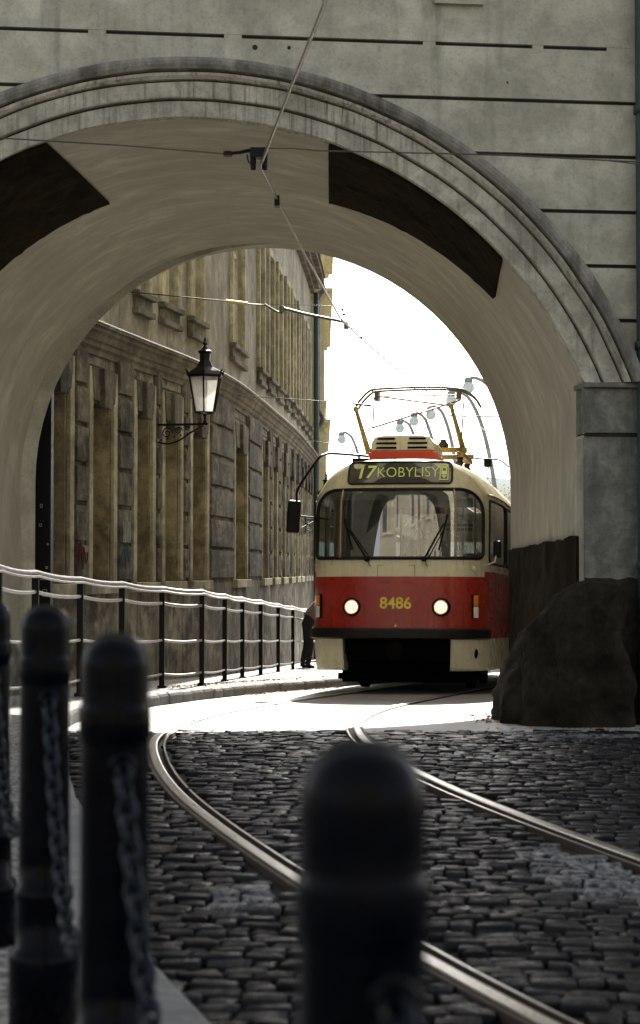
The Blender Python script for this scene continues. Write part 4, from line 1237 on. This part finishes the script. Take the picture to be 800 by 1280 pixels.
    for r_ in range(2):
        m=MB(); x=.645; rn=random.Random(r_)
        while x<1.0:
            w_=rn.uniform(.012,.024); m.prism([(x,2.09+.055*r_),(x+w_,2.09+.055*r_),(x+w_,2.125+.055*r_),(x,2.125+.055*r_)],-.029,-.027,TT); x+=w_+rn.choice((.006,.006,.02))
        m.build('notice_lettering',M['under'],sg)
    m=MB()
    for q_ in range(3):
        cx=.80+q_*.045
        m.tube([TS(cx+.018*cos(a),1.86+.035*sin(a),-.01) for a in [2*pi*k/12 for k in range(12)]],.005,5,closed=True)
    m.tube([TS(.78,1.815,-.01),TS(.93,1.815,-.01)],.005,5)
    m.build('operator_mark',M['white'],TR)
    # wipers
    for (s0,z0,s1,z1) in ((-.375,1.72,-.63,2.12),(.355,1.72,.60,2.17)):
        w=MB(); w.tube([TS(s0,z0,.03),TS((s0+s1)/2,(z0+z1)/2,.045),TS(s1,z1,.03)],.010,6); w.tube([TS(s0+.05,z0,.03),TS(s1+.03,z1-.02,.035)],.006,6)
        w.tube([TS(s0+ (s1-s0)*.9-.03*(1 if s1>s0 else -1),z0+.12,.022),TS(s1+.05*(1 if s1>s0 else -1),z1+.20*.6,.022)],.012,6)
        w.lathe([(.005,0),(.035,0),(.035,.03),(.02,.045)],10,T=lambda x,y,z,s0=s0,z0=z0:tuple(TS(s0+x,z0+y,z)))
        w.tube([TS(s0+.02,z0,.03),TS(s0+.03,z0-.08,.03),TS(s0+.06,z0-.09,.02)],.005,5)
        w.build('wiper',M['blackplastic'],TR)
    # big left mirror on a curved arm from the roof
    q=lambda px,py,dy=.25:Vector(((px-493)/97.5,dy,1.6+(711-py)/97.5))
    m=MB(); m.box(-.085,.085,-.04,.04,-.21,.21); mi=m.build('mirror',M['blackplastic'],TR,bevel=.025); mi.location=q(364,646,-.05); mi.rotation_euler=(0,radians(4),radians(12))
    m=MB(); m.tube(catmull([q(368,626,-.05),q(370,610,-.05),q(392,576,0),q(400,567,.1),q(412,564,.3),q(449,565,.6)],5),.017,8)
    m.tube([q(373,645,-.05),q(398,646,.6)],.010,6); m.tube([q(374,660,-.05),q(388,648,.3)],.008,6); m.tube([q(374,651,-.05),q(382,656,.15)],.006,6)
    m.box(q(430,566).x,q(450,566).x,.5,.62,2.98,3.06)
    m.build('mirror_arm',M['blackplastic'],TR,smooth=False)
    m=MB(); m.box(-.05,.05,-.03,.03,-.11,.11); mi=m.build('side_mirror',M['blackplastic'],TR,bevel=.02); mi.location=TS(1.36,1.86,.12)
    m=MB(); m.tube([TS(1.36,1.86,.12),TS(1.33,1.70,.10),TS(1.33,1.66,.0)],.011,6); m.build('side_mirror_arm',M['cream'],TR)
    # roof ventilator
    rv=MB()
    zb=2.98
    rv.prism([(-.47,3.03),(.41,3.03),(.41,3.16),(.36,3.18),(-.42,3.18),(-.47,3.16)],0,1.15,lambda a,z,d:(a,.80+d,z)); 
    ro=rv.build('ventilator_base',M['redlamp'],TR,bevel=.01)
    rv=MB(); 
    poly=[(-.45,3.185),(.39,3.185),(.38,3.30),(.33,3.375),(.22,3.395),(-.28,3.395),(-.39,3.375),(-.44,3.30)]
    rv.prism(poly,0,1.2,lambda a,z,d:(a,.82+d,z)); ro=rv.build('roof_ventilator',M['cream'],TR,bevel=.02)
    rv=MB()
    for z in (3.335,3.275,3.215):
        for sg in (-1,1):
            w_=.26 if z<3.3 else .22
            c=-.03+sg*.205; rv.prism([(c-w_/2-(.02 if sg<0 else 0),z),(c+w_/2,z-.004),(c+w_/2,z+.024),(c-w_/2,z+.024)],-.012,.02,lambda a,z,d:(a,.82+d,z))
    rv.build('ventilator_slots',M['under'],ro)
    # other roof equipment
    m=MB(); m.box(-.6,.6,4.5,7.5,3.04,3.22); m.box(-.45,.45,8.5,10.5,3.04,3.25); m.build('resistor_box',M['cream'],TR,bevel=.03)
    # pantograph
    PY=2.6; k=88.0
    L=lambda px,py,dy=0:Vector(((px-524)/k,PY+dy,1.6+(711-py)/k))
    pg=MB()
    for x0 in (-.62,.62):
        pg.box(x0-.05,x0+.05,PY-.5,PY+.9,3.22,3.29)
    for y0 in (PY-.35,PY+.75):
        pg.box(-.7,.7,y0-.035,y0+.035,3.29,3.36)
    panto=pg.build('pantograph_base',M['pantoyel'],TR,bevel=.01)
    pg=MB()
    for x0 in (-.6,.6):
        for y0 in (PY-.35,PY+.75): pg.lathe([(.05,3.0),(.06,3.08),(.04,3.11),(.06,3.14),(.04,3.17),(.05,3.22)],10,c=(x0,y0,0))
    pg.build('insulator',M['raildark'],panto,smooth=True)
    for a,b in (((463,562),(452.5,511)),((581,560),(569.5,509))):
        pg=MB(); A=L(*a,-.3); B=L(*b,-.75); pg.tube([A,A.lerp(B,.5),B],[.045,.034,.026],8); pg.ball(tuple(B),.04,10,6); pg.ball(tuple(A),.05,10,6); pg.build('lower_arm',M['pantoyel'],panto,smooth=True)
        pass
    rods=[((463,487,.2),(473,533,-.7)),((577,494,.2),(582,545,-.7)),((472,534,-.7),(572,492,.2)),((468,485,.2),(567,508,-.7)),((531,485,.2),(531,545,.1))]
    for i,(a,b) in enumerate(rods):
        pg=MB(); pg.tube([L(*a),L(*b)],.012 if i<4 else .005,6); pg.build('upper_rod',M['pantored'] if i!=3 else M['pantoyel'],panto,smooth=True)
    pg=MB()
    for dy in (.1,.35):
        pg.tube(catmull([L(441,499,dy),L(446,491,dy),L(457,480,dy),L(466,477,dy),L(490,476,dy),L(520,475.5,dy),L(550,476,dy),L(570,478,dy),L(580,481,dy),L(592,490,dy),L(598,500,dy)],4),.017,8)
    pg.tube([L(467,485,.2),L(570,485,.2)],.010,6)
    pg.tube([L(462,479,.1),L(462,479,.35)],.012,6); pg.tube([L(575,480,.1),L(575,480,.35)],.012,6)
    for x_ in (467,571): pg.box(L(x_,480).x-.03,L(x_,480).x+.03,PY+.1,PY+.3,L(x_,491).z,L(x_,479).z)
    pg.build('collector_bow',M['wire'],panto,smooth=False)
    m=MB(); m.lathe([(.02,0),(.07,.0),(.075,.05),(.04,.09),(.04,.12)],12,c=(L(556,550,-.3).x,PY-.3,3.36)); m.build('spring_box',M['raildark'],panto,smooth=True)
    # roof cable hoop and antenna on the right
    m=MB(); m.tube(catmull([L(585,560,.9),L(600,561,.9),L(620,565,.6),L(632,575,.4)],5),.014,6); m.tube([L(606,590,.4),L(606,566,.5)],.01,6); m.box(L(606,566).x-.05,L(606,566).x+.05,PY+.3,PY+.5,L(0,575).z,L(0,566).z)
    pass
    m.build('roof_cable_hoop',M['blackplastic'],TR)
    # black door edge on the left side
    m=MB(); m.prism([(-arcx(2.0),.42),(-arcx(1.45),.42),(-arcx(1.45),2.55),(-arcx(2.0),2.55)],.0,.025,TT)
    # interior
    m=MB(); m.box(-1.15,1.15,1.0,13.6,.85,.90); m.box(-.98,.98,.45,1.0,.85,.9); m.build('floor',M['dash'],TR)
    m=MB(); m.prism([(.25,.9),(.25,1.55),(.32,1.72),(.60,1.70),(.68,1.55),(.68,.9)],-.85,.85,lambda a,z,d:(d,a+.02,z)); m.build('dashboard',M['dash'],TR,bevel=.03)
    m=MB(); m.box(-.9,.9,.3,.36,2.50,2.60); m.box(-.25,.95,.40,.42,2.40,2.52); m.build('sun_blind',M['inner'],TR)
    m=MB(); m.box(-1.1,-.25,1.75,1.79,.9,2.6); m.box(.45,1.1,1.75,1.79,.9,1.6); m.box(-.25,.45,1.75,1.78,2.4,2.6); m.build('cab_partition',M['inner'],TR)
    st=MB(); st.box(-.22,.22,-.2,.2,.35,.43); st.box(-.22,.22,.18,.25,.43,1.0); st.box(-.04,.04,-.04,.04,0,.35)
    for i in range(9):
        for sx in (-.85,.80):
            y=2.7+1.15*i
            if sx<0 and i in (0,4,7): continue
            o=st.build('passenger_seat',M['seat'],TR,bevel=.03) if (i,sx)==(0,.80) else None
            if o is None: o=bpy.data.objects.new('passenger_seat',seat0.data); COL.objects.link(o); o.parent=TR
            else: seat0=o
            o.location=(sx,y,.9)
    seat0
    o=bpy.data.objects.new('driver_seat',seat0.data); COL.objects.link(o); o.parent=TR; o.location=(.25,1.35,1.02)
    m=MB()
    for y in (3.2,5.4,7.6,9.8):
        m.tube([(-.35,y,.9),(-.35,y,3.0)],.017,6); m.tube([(.35,y,.9),(.35,y,3.0)],.017,6)
    m.tube([(-.35,3,2.55),(-.35,12,2.55)],.015,6); m.tube([(.35,3,2.55),(.35,12,2.55)],.015,6)
    m.build('grab_pole',M['galv'],TR,smooth=True)
build_tram()

# ------------------------------------------------------------------ people
def skinned(name,verts,edges,radii,mat,parent=None,root=0,sub=2):
    me=bpy.data.meshes.new(name); me.from_pydata(verts,edges,[]); o=bpy.data.objects.new(name,me); COL.objects.link(o)
    me.materials.append(mat)
    sk=o.modifiers.new('skin','SKIN'); 
    if not me.skin_vertices: me.skin_vertices.new() if hasattr(me.skin_vertices,'new') else None
    for i,r in enumerate(radii):
        d=me.skin_vertices[0].data[i]; d.radius=(r,r) if isinstance(r,(int,float)) else r; d.use_root=(i==root)
    ss_=o.modifiers.new('sub','SUBSURF'); ss_.levels=sub; ss_.render_levels=sub
    sk.use_smooth_shade=True
    if parent: o.parent=parent
    return o
def ensure_skin(me):
    pass
def person_driver():
    r=empty('person',(0,0,0),'tram driver in navy clothes seated behind the windscreen','person')
    r.parent=None
    Mx=Matrix.Translation((.96,22.4,g(22.4)))@Matrix.Rotation(-radians(10),4,'Z')@Matrix.Translation((.25,1.3,.9))
    r.matrix_world=Mx
    V=[(0,.05,.62),(0,.05,.80),(0,.02,.98),(0,.0,1.08),(0,-.01,1.16),(0,-.02,1.25),(0,-.015,1.33),
       (.19,.02,1.03),(.27,-.08,.80),(.20,-.34,.82),(-.19,.02,1.03),(-.27,-.08,.80),(-.20,-.34,.82),
       (.11,-.1,.58),(.13,-.45,.58),(.13,-.5,.15),(-.11,-.1,.58),(-.13,-.45,.58),(-.13,-.5,.15)]
    E=[(0,1),(1,2),(2,3),(3,4),(4,5),(5,6),(2,7),(7,8),(8,9),(2,10),(10,11),(11,12),(0,13),(13,14),(14,15),(0,16),(16,17),(17,18)]
    R=[.15,.15,.15,.07,.065,.095,.08,.075,.05,.035,.075,.05,.035,.09,.07,.05,.09,.07,.05]
    o=skinned('body',V,E,R,M['navy'],r)
    m=MB(); m.ball((0,-.03,1.27),.095,16,12,(.85,1,1.2)); m.ball((0,-.125,1.255),.016,8,6)
    for sx in (-1,1): m.ball((sx*.083,-.02,1.26),.02,8,6,(.5,1,1.4)); m.ball((sx*.2,-.37,.82),.045,8,6,(.8,1.2,.6))
    m.build('face',M['skin'],r,smooth=True)
    m=MB(); m.ball((0,0,1.305),.102,16,10,(.9,1,1.0)); m.build('hair',M['hair'],r,smooth=True)
def person_walker():
    y=33.2; x=(385-400)/F*y; z=pz(y)-.03
    r=empty('person',(x,y,z),'person in khaki jacket and dark trousers bending over behind the railing beside the tram','person')
    V=[(0,0,.90),(.08,0,1.02),(.22,0,1.15),(.35,-.0,1.22),(.42,0,1.24),(.50,0,1.25),(.57,0,1.22),
       (.33,-.19,1.15),(.42,-.24,.90),(.50,-.20,.70),(.33,.19,1.15),(.42,.24,.90),(.50,.20,.70),
       (-.02,-.10,.84),(.05,-.11,.48),(.0,-.11,.09),(.13,-.12,.04),(-.02,.10,.84),(-.02,.12,.48),(-.12,.12,.09),(.02,.13,.04)]
    E=[(0,1),(1,2),(2,3),(3,4),(4,5),(5,6),(3,7),(7,8),(8,9),(3,10),(10,11),(11,12),(0,13),(13,14),(14,15),(15,16),(0,17),(17,18),(18,19),(19,20)]
    R=[.15,.15,.165,.14,.06,.09,.08,.07,.05,.035,.07,.05,.035,.10,.07,.05,.045,.10,.07,.05,.045]
    skinned('body',V,E,R,M['darkcloth'],r)
    V=[(.02,0,.92),(.10,0,1.04),(.23,0,1.17),(.36,0,1.23),(.33,-.2,1.15),(.42,-.24,.92),(.33,.2,1.15),(.42,.24,.92)]
    skinned('jacket',V,[(0,1),(1,2),(2,3),(3,4),(4,5),(3,6),(6,7)],[.175,.18,.19,.165,.09,.065,.09,.065],M['khaki'],r)
    m=MB(); m.ball((.56,0,1.23),.10,14,10,(1,.85,1.1)); m.ball((.66,0,1.20),.018,6,5); m.build('head',M['skin'],r,smooth=True)
    m=MB(); m.ball((.53,0,1.26),.108,14,10,(1,.9,1.0)); m.build('hair',M['hair'],r,smooth=True)
person_driver(); person_walker()

def blocker_house(x0,x1,y0,y1,h,label):  # unseen house added to darken reflections and shape the fill light
    r=empty('light_blocker_house',((x0+x1)/2,(y0+y1)/2,0),label,'building')
    mb=MB(); mb.box(x0,x1,y0,y1,-.3,h); mb.box(x0-.2,x1+.2,y0-.2,y1+.2,h-.6,h-.2); reparent(mb.build('wall',M['blocker_wall']),r)
    mb=MB(); mb.box(x0,x1,y0,y1,h,h+.2); reparent(mb.build('roof',M['bark']),r)
    n=int((x1-x0)/3.2)
    for f in range(int(h/3.6)):
        for i in range(n):
            cx=x0+(x1-x0)*(i+.5)/n; z=1.2+3.6*f
            mb=MB()
            for a0,a1,z0,z1 in ((-.75,-.6,0,2),(.6,.75,0,2),(-.75,.75,2,2.15),(-.85,.85,-.12,0)): mb.box(cx+a0,cx+a1,y1,y1+.1,z+z0,z+z1)
            w=reparent(mb.build('window',M['trim']),r)
            mb=MB(); mb.box(cx-.6,cx+.6,y1-.01,y1+.03,z,z+2); o=mb.build('pane',M['darkpane']); o.parent=w
M['blocker_wall']=plaster('blocker_house_plaster',(.20,.18,.14),(.30,.27,.21),(.05,.045,.035))
M['darkpane']=plain('dark_window_glass',(.02,.022,.025),.1,bump=0)
blocker_house(-20,21,-40,-29,18,'tall plastered house added out of view behind the camera to block and reflect light')

sd=empty('side_light_blocker',(6.5,27,g(27)),'plastered house added out of view behind the right jamb to darken the tram side','building')  # unseen block added to keep bright light off the tram's side
mb=MB(); mb.box(3.75,11,21.6,33,-1.6,9); reparent(mb.build('wall',M['blocker_wall']),sd)
mb=MB(); mb.box(3.45,11.2,21.4,33.2,9,9.25); reparent(mb.build('eaves',M['cornice']),sd)

# ------------------------------------------------------------------ overhead wires
def wire(name,pts,r,mat,label,cat='wire',extra=None):
    root=empty(name,tuple(pts[0]),label,cat)
    mb=MB(); mb.tube(pts,r,6); o=mb.build('strand',M[mat],smooth=True); reparent(o,root)
    for nm,m2,mt in (extra or []): reparent(m2.build(nm,M[mt],smooth=False),root)
    return root
wp=[at(415,-60,7.4),at(405,0,8.2),at(366,98,9.6),at(325,204,11.3),at(347,249,12.5),at(383,320,15.2),at(425,396,19.0),at(452,423,21.3),at(515,476,25.3),at(640,560,36),at(760,600,44)]
c1=MB(); c1.box(-.03,.03,-.04,.04,-.045,.03,T=lambda x,y,z:tuple(at(346,248,12.45)+Vector((x*.6,y,z))))
c2=MB()
for px,py,Y in ((428,386,19.05),(430,392,19.1),(440,410,20.3),(452,421,21.2)): p=at(px,py,Y); c2.ball(tuple(p),.016,6,4); 
wire('contact_wire',wp,.010,'wirebright','pale trolley contact wire running from the top edge under the arch to the tram',extra=[('clamp',c1,'blackplastic'),('hanger_clip',c2,'raildark')])
# span wire and its insulator in front of the facade
Y0=11.3
sp=[at(-260,150,Y0),at(0,169,Y0),at(150,178,Y0),at(282,189,Y0)]
sp2=[at(337,182,Y0),at(366,182,Y0),at(400,185,Y0),at(620,190,Y0),at(800,199,Y0),at(1100,212,Y0)]
ins=MB(); 
ins.tube([at(280,189,Y0),at(300,187,Y0),at(312,184,Y0)],.012,8); ins.lathe([(.012,-.015),(.03,-.015),(.03,.015),(.012,.015)],10,c=tuple(at(284,189,Y0)))
for px in (316,330): ins.lathe([(.010,-.06),(.017,-.055),(.022,.05),(.015,.06)],10,c=tuple(at(px,198,Y0)))
p=at(323,189,Y0); ins.box(p.x-.055,p.x+.055,p.y-.04,p.y+.04,p.z-.03,p.z+.035)
ins.tube(catmull([at(308,190,Y0),at(311,200,Y0),at(320,200,Y0)],4),.005,5)
wire('span_wire',sp+[at(318,186,Y0)]+sp2,.005,'wire','thin dark span wire stretched across the front of the archway, carrying the black wire holder',extra=[('wire_holder',ins,'blackplastic')])
wire('span_wire',[at(620,189,11.25),at(700,194,11.25),at(760,197,11.2),at(800,202,11.2),at(1100,225,11.2)],.004,'wire','lower strand of thin wire across the right part of the facade')
# cantilever behind the arch
Yc=20.9
m1=MB(); m1.tube([at(350,383,Yc),at(380,391,Yc),at(434,402,Yc)],.018,8); m1.tube([at(330,379,Yc),at(345,388,Yc),at(351,390,Yc),at(353,384,Yc)],.014,8); m1.box(*(lambda p:(p.x-.03,p.x+.03,p.y-.03,p.y+.03,p.z-.05,p.z+.02))(at(433,405,Yc)))
m1.lathe([(.01,-.05),(.03,-.04),(.03,.03),(.01,.05)],8,c=tuple(at(352,385,Yc)))
m2=MB(); m2.tube([at(282,375,Yc),at(309,378.5,Yc)],.022,8)
wire('registration_arm',[at(146,362,21.6),at(220,369,21.2),at(282,375,Yc),at(309,378.5,Yc),at(331,380,Yc)],.007,'wire','pull-off wire with yellow insulator and pale steel arm holding the trolley wire behind the arch',cat='wire bracket',extra=[('steel_arm',m1,'pipe'),('insulator',m2,'yins')])
m2=MB(); m2.tube([at(441,504,24.2),at(464,507,24.2)],.014,6)
wire('span_wire',[at(296,494,27.2),at(350,497,26),at(441,504,24.2),at(520,510,24.2)],.005,'wire','thin span wire from the old wall to the left horn of the pantograph',extra=[('insulator',m2,'blackplastic')])
wire('span_wire',[at(560,519,24.4),at(640,521,22.5),at(700,522,20.6)],.009,'pipe','straight grey cross wire right of the pantograph, ending behind the right jamb')
wire('span_wire',[at(335,379,33),at(430,381,36),at(560,381,40),at(760,380,46)],.004,'wire','very faint thin wire crossing the white sky above the tram')
wire('span_wire',[at(367,548,36),at(430,556,40),at(640,566,46)],.005,'wire','thin wire from the far end of the cornice towards the tram roof')

# ------------------------------------------------------------------ street lamps beyond
def street_lamp(px,py,s,label,dx=1.75,single=True):
    Y=F/s; c=at(px,py,Y); r=empty('street_lamp',(c.x+dx,Y,g(Y)),label,'street lamp','curved globe street lamps beyond the arch')
    zt=c.z-g(Y)
    mb=MB(); mb.tube(catmull([(0,0,0),(0,0,1.5),(0,0,zt*.45),(-.10*dx,0,zt*.64),(-.30*dx,0,zt*.84),(-.55*dx,0,zt*.97),(-.82*dx,0,zt+.42),(-dx,0,zt+.38)],6),[.11]*7+[.075]*36,10) if False else None
    P=catmull([(0,0,0),(0,0,1.5),(0,0,zt*.45),(-.08*dx,0,zt*.66),(-.30*dx,0,zt*.87),(-.58*dx,0,zt*1.0),(-.85*dx,0,zt+.36),(-dx,0,zt+.33)],6)
    n=len(P); mb.tube(P,[.12-.065*i/n for i in range(n)],10); mb.build('pole',M['lamppole'],r,smooth=True)
    mb=MB(); mb.lathe([(.05,.17),(.14,.19),(.17,.24),(.16,.33),(.08,.40),(.02,.41)],14,c=(-dx,0,zt)); mb.build('cap',M['lamppole'],r,smooth=True)
    mb=MB(); mb.ball((-dx,0,zt),.225,18,12,(1,1,1.05)); mb.build('globe',M['globe'],r,smooth=True)
for px,py,s,lab,dx in ((586,484,33.5,'globe street lamp with the highest, nearest curved arm at the right jamb',1.9),(564.5,500,31,'globe street lamp second nearest, its tall curved pole right of the pantograph',1.85),(539,518,28.4,'globe street lamp seen just right of the pantograph rods',1.3),(518,526,27.2,'globe street lamp seen in the middle of the pantograph frame',1.3),(500,535,25.9,'globe street lamp low behind the roof ventilator',1.3),(427,549,23.8,'globe street lamp standing alone at the left of the tram roof',1.4)):
    street_lamp(px,py,s,lab,dx)

# ------------------------------------------------------------------ tree and hills
def tree(x,y,h,label,seed):
    rnd=random.Random(seed); r=empty('autumn_tree',(x,y,g(y)),label,'tree')
    mb=MB(); mb.tube([(0,0,0),(.05,0,h*.3),(-.04,.05,h*.55)],[.16,.12,.08],8)
    tips=[]
    for k in range(16):
        a=rnd.uniform(0,2*pi); z0=h*rnd.uniform(.25,.55); L=h*rnd.uniform(.2,.42)
        e=Vector((cos(a)*L*.75,sin(a)*L*.75,z0+L*.8)); mb.tube([(0,0,z0),tuple(e*.5+Vector((0,0,z0*.5))),tuple(e)],[.06,.04,.012],5); tips.append(e)
        for q in range(3):
            f=e+Vector((rnd.uniform(-.6,.6),rnd.uniform(-.6,.6),rnd.uniform(-.1,.7))); mb.tube([tuple(e*.8+Vector((0,0,z0*.2))),tuple(f)],[.02,.006],4); tips.append(f)
    mb.build('trunk',M['bark'],r)
    mb=MB()
    for t in tips:
        for q in range(70):
            c=t+Vector((rnd.gauss(0,.32),rnd.gauss(0,.32),rnd.gauss(0,.28))); n=Vector((rnd.uniform(-1,1),rnd.uniform(-1,1),rnd.uniform(-1,1))).normalized(); a=n.orthogonal().normalized()*rnd.uniform(.035,.07); b=n.cross(a)
            mb.add([c-a,c-b*.6,c+a,c+b*.6],[(0,1,2,3)])
    mb.build('crown',M['autumn'],r,clean=False)
tree(7.4,70,7.2,'yellowing autumn tree glimpsed between tram roof and right jamb',4)
def hills():
    mb=MB(); N=120; vs=[]
    for i in range(N+1):
        x=-900+1800*i/N; h=44+14*mnoise.noise(Vector((x*.004,0,0)))+4*mnoise.noise(Vector((x*.03,1,0)))
        for k,(y,f) in enumerate(((800,0),(850,.6),(920,1),(1100,.9))): vs.append((x,y,-3+h*f))
    mb.add(vs,[(i*4+j,i*4+j+1,(i+1)*4+j+1,(i+1)*4+j) for i in range(N) for j in range(3)])
    tag(mb.build('hills',M['hill'],smooth=True),kind='structure')
hills()

# ------------------------------------------------------------------ leaf litter
def litter():
    mb=MB(); rnd=random.Random(9)
    def leaf(x,y,z,s):
        a=rnd.uniform(0,2*pi); t=Vector((cos(a),sin(a),rnd.uniform(-.5,.5)))*s; b=Vector((-sin(a),cos(a),rnd.uniform(-.6,.6)))*s*.6
        c=Vector((x,y,z+s*.35)); mb.add([c-t,c-b,c+t,c+b+Vector((0,0,s*.2))],[(0,1,2,3)])
    for _ in range(420):
        y=rnd.gauss(22.8,1.6); x=kerbX(y)-.32+rnd.gauss(0,.10); leaf(x,y,pz(y)-.02,rnd.uniform(.012,.03))
    for _ in range(260):
        y=rnd.uniform(22,26); x=kerbX(y)+.04+abs(rnd.gauss(0,.07)); leaf(x,y,g(y),rnd.uniform(.012,.028))
    for _ in range(200):
        y=rnd.uniform(14.6,16.5); x=1.55-.0*y+rnd.gauss(0,.10)-(.12 if y<15.2 else 0); leaf(x,y,g(y),rnd.uniform(.010,.024))
    for _ in range(150):
        x=rnd.uniform(1.3,3.2); y=13.62+abs(rnd.gauss(0,.05)); leaf(x,y,g(y),rnd.uniform(.008,.018))
    tag(mb.build('leaf_litter',M['leafbrown'],clean=False),'scattered dry brown leaves along the kerb and by the guard stone','leaves',kind='stuff')
litter()

# ------------------------------------------------------------------ light, sky, camera
SUN_EL=radians(36.7); SUN_AZ=radians(6)    # azimuth measured from +Y towards +X
w=bpy.data.worlds.new('World'); S.world=w; w.use_nodes=True; nt=w.node_tree
sky=nt.nodes.new('ShaderNodeTexSky'); sky.sky_type='NISHITA'; sky.sun_disc=False; sky.sun_elevation=SUN_EL; sky.sun_rotation=SUN_AZ
sky.air_density=1.0; sky.dust_density=3.5; sky.ozone_density=1.0
bg=nt.nodes['Background']; bg.inputs[1].default_value=.13; hs=nt.nodes.new('ShaderNodeHueSaturation'); hs.inputs['Saturation'].default_value=.34; nt.links.new(sky.outputs[0],hs.inputs['Color']); nt.links.new(hs.outputs[0],bg.inputs[0])
sl=bpy.data.lights.new('sun','SUN'); sl.energy=5; sl.angle=radians(.53); sl.color=(1,.94,.84)
so=bpy.data.objects.new('sun',sl); COL.objects.link(so)
dv=Vector((sin(SUN_AZ)*cos(SUN_EL),cos(SUN_AZ)*cos(SUN_EL),sin(SUN_EL)))
so.rotation_euler=dv.to_track_quat('Z','Y').to_euler()
cam=bpy.data.cameras.new('camera'); co=bpy.data.objects.new('camera',cam); COL.objects.link(co); S.camera=co
co.location=(0,0,CAMZ); co.rotation_euler=(radians(90)+math.atan(71/F),0,0)
cam.sensor_fit='HORIZONTAL'; cam.sensor_width=36; cam.lens=36*F/800; cam.clip_end=6000; cam.clip_start=.05
cam.dof.use_dof=True; cam.dof.focus_distance=21.5; cam.dof.aperture_fstop=6.8
S.view_settings.view_transform='Standard'; S.view_settings.look='None'; S.view_settings.gamma=1; S.view_settings.exposure=1.2
S.view_settings.use_curve_mapping=False
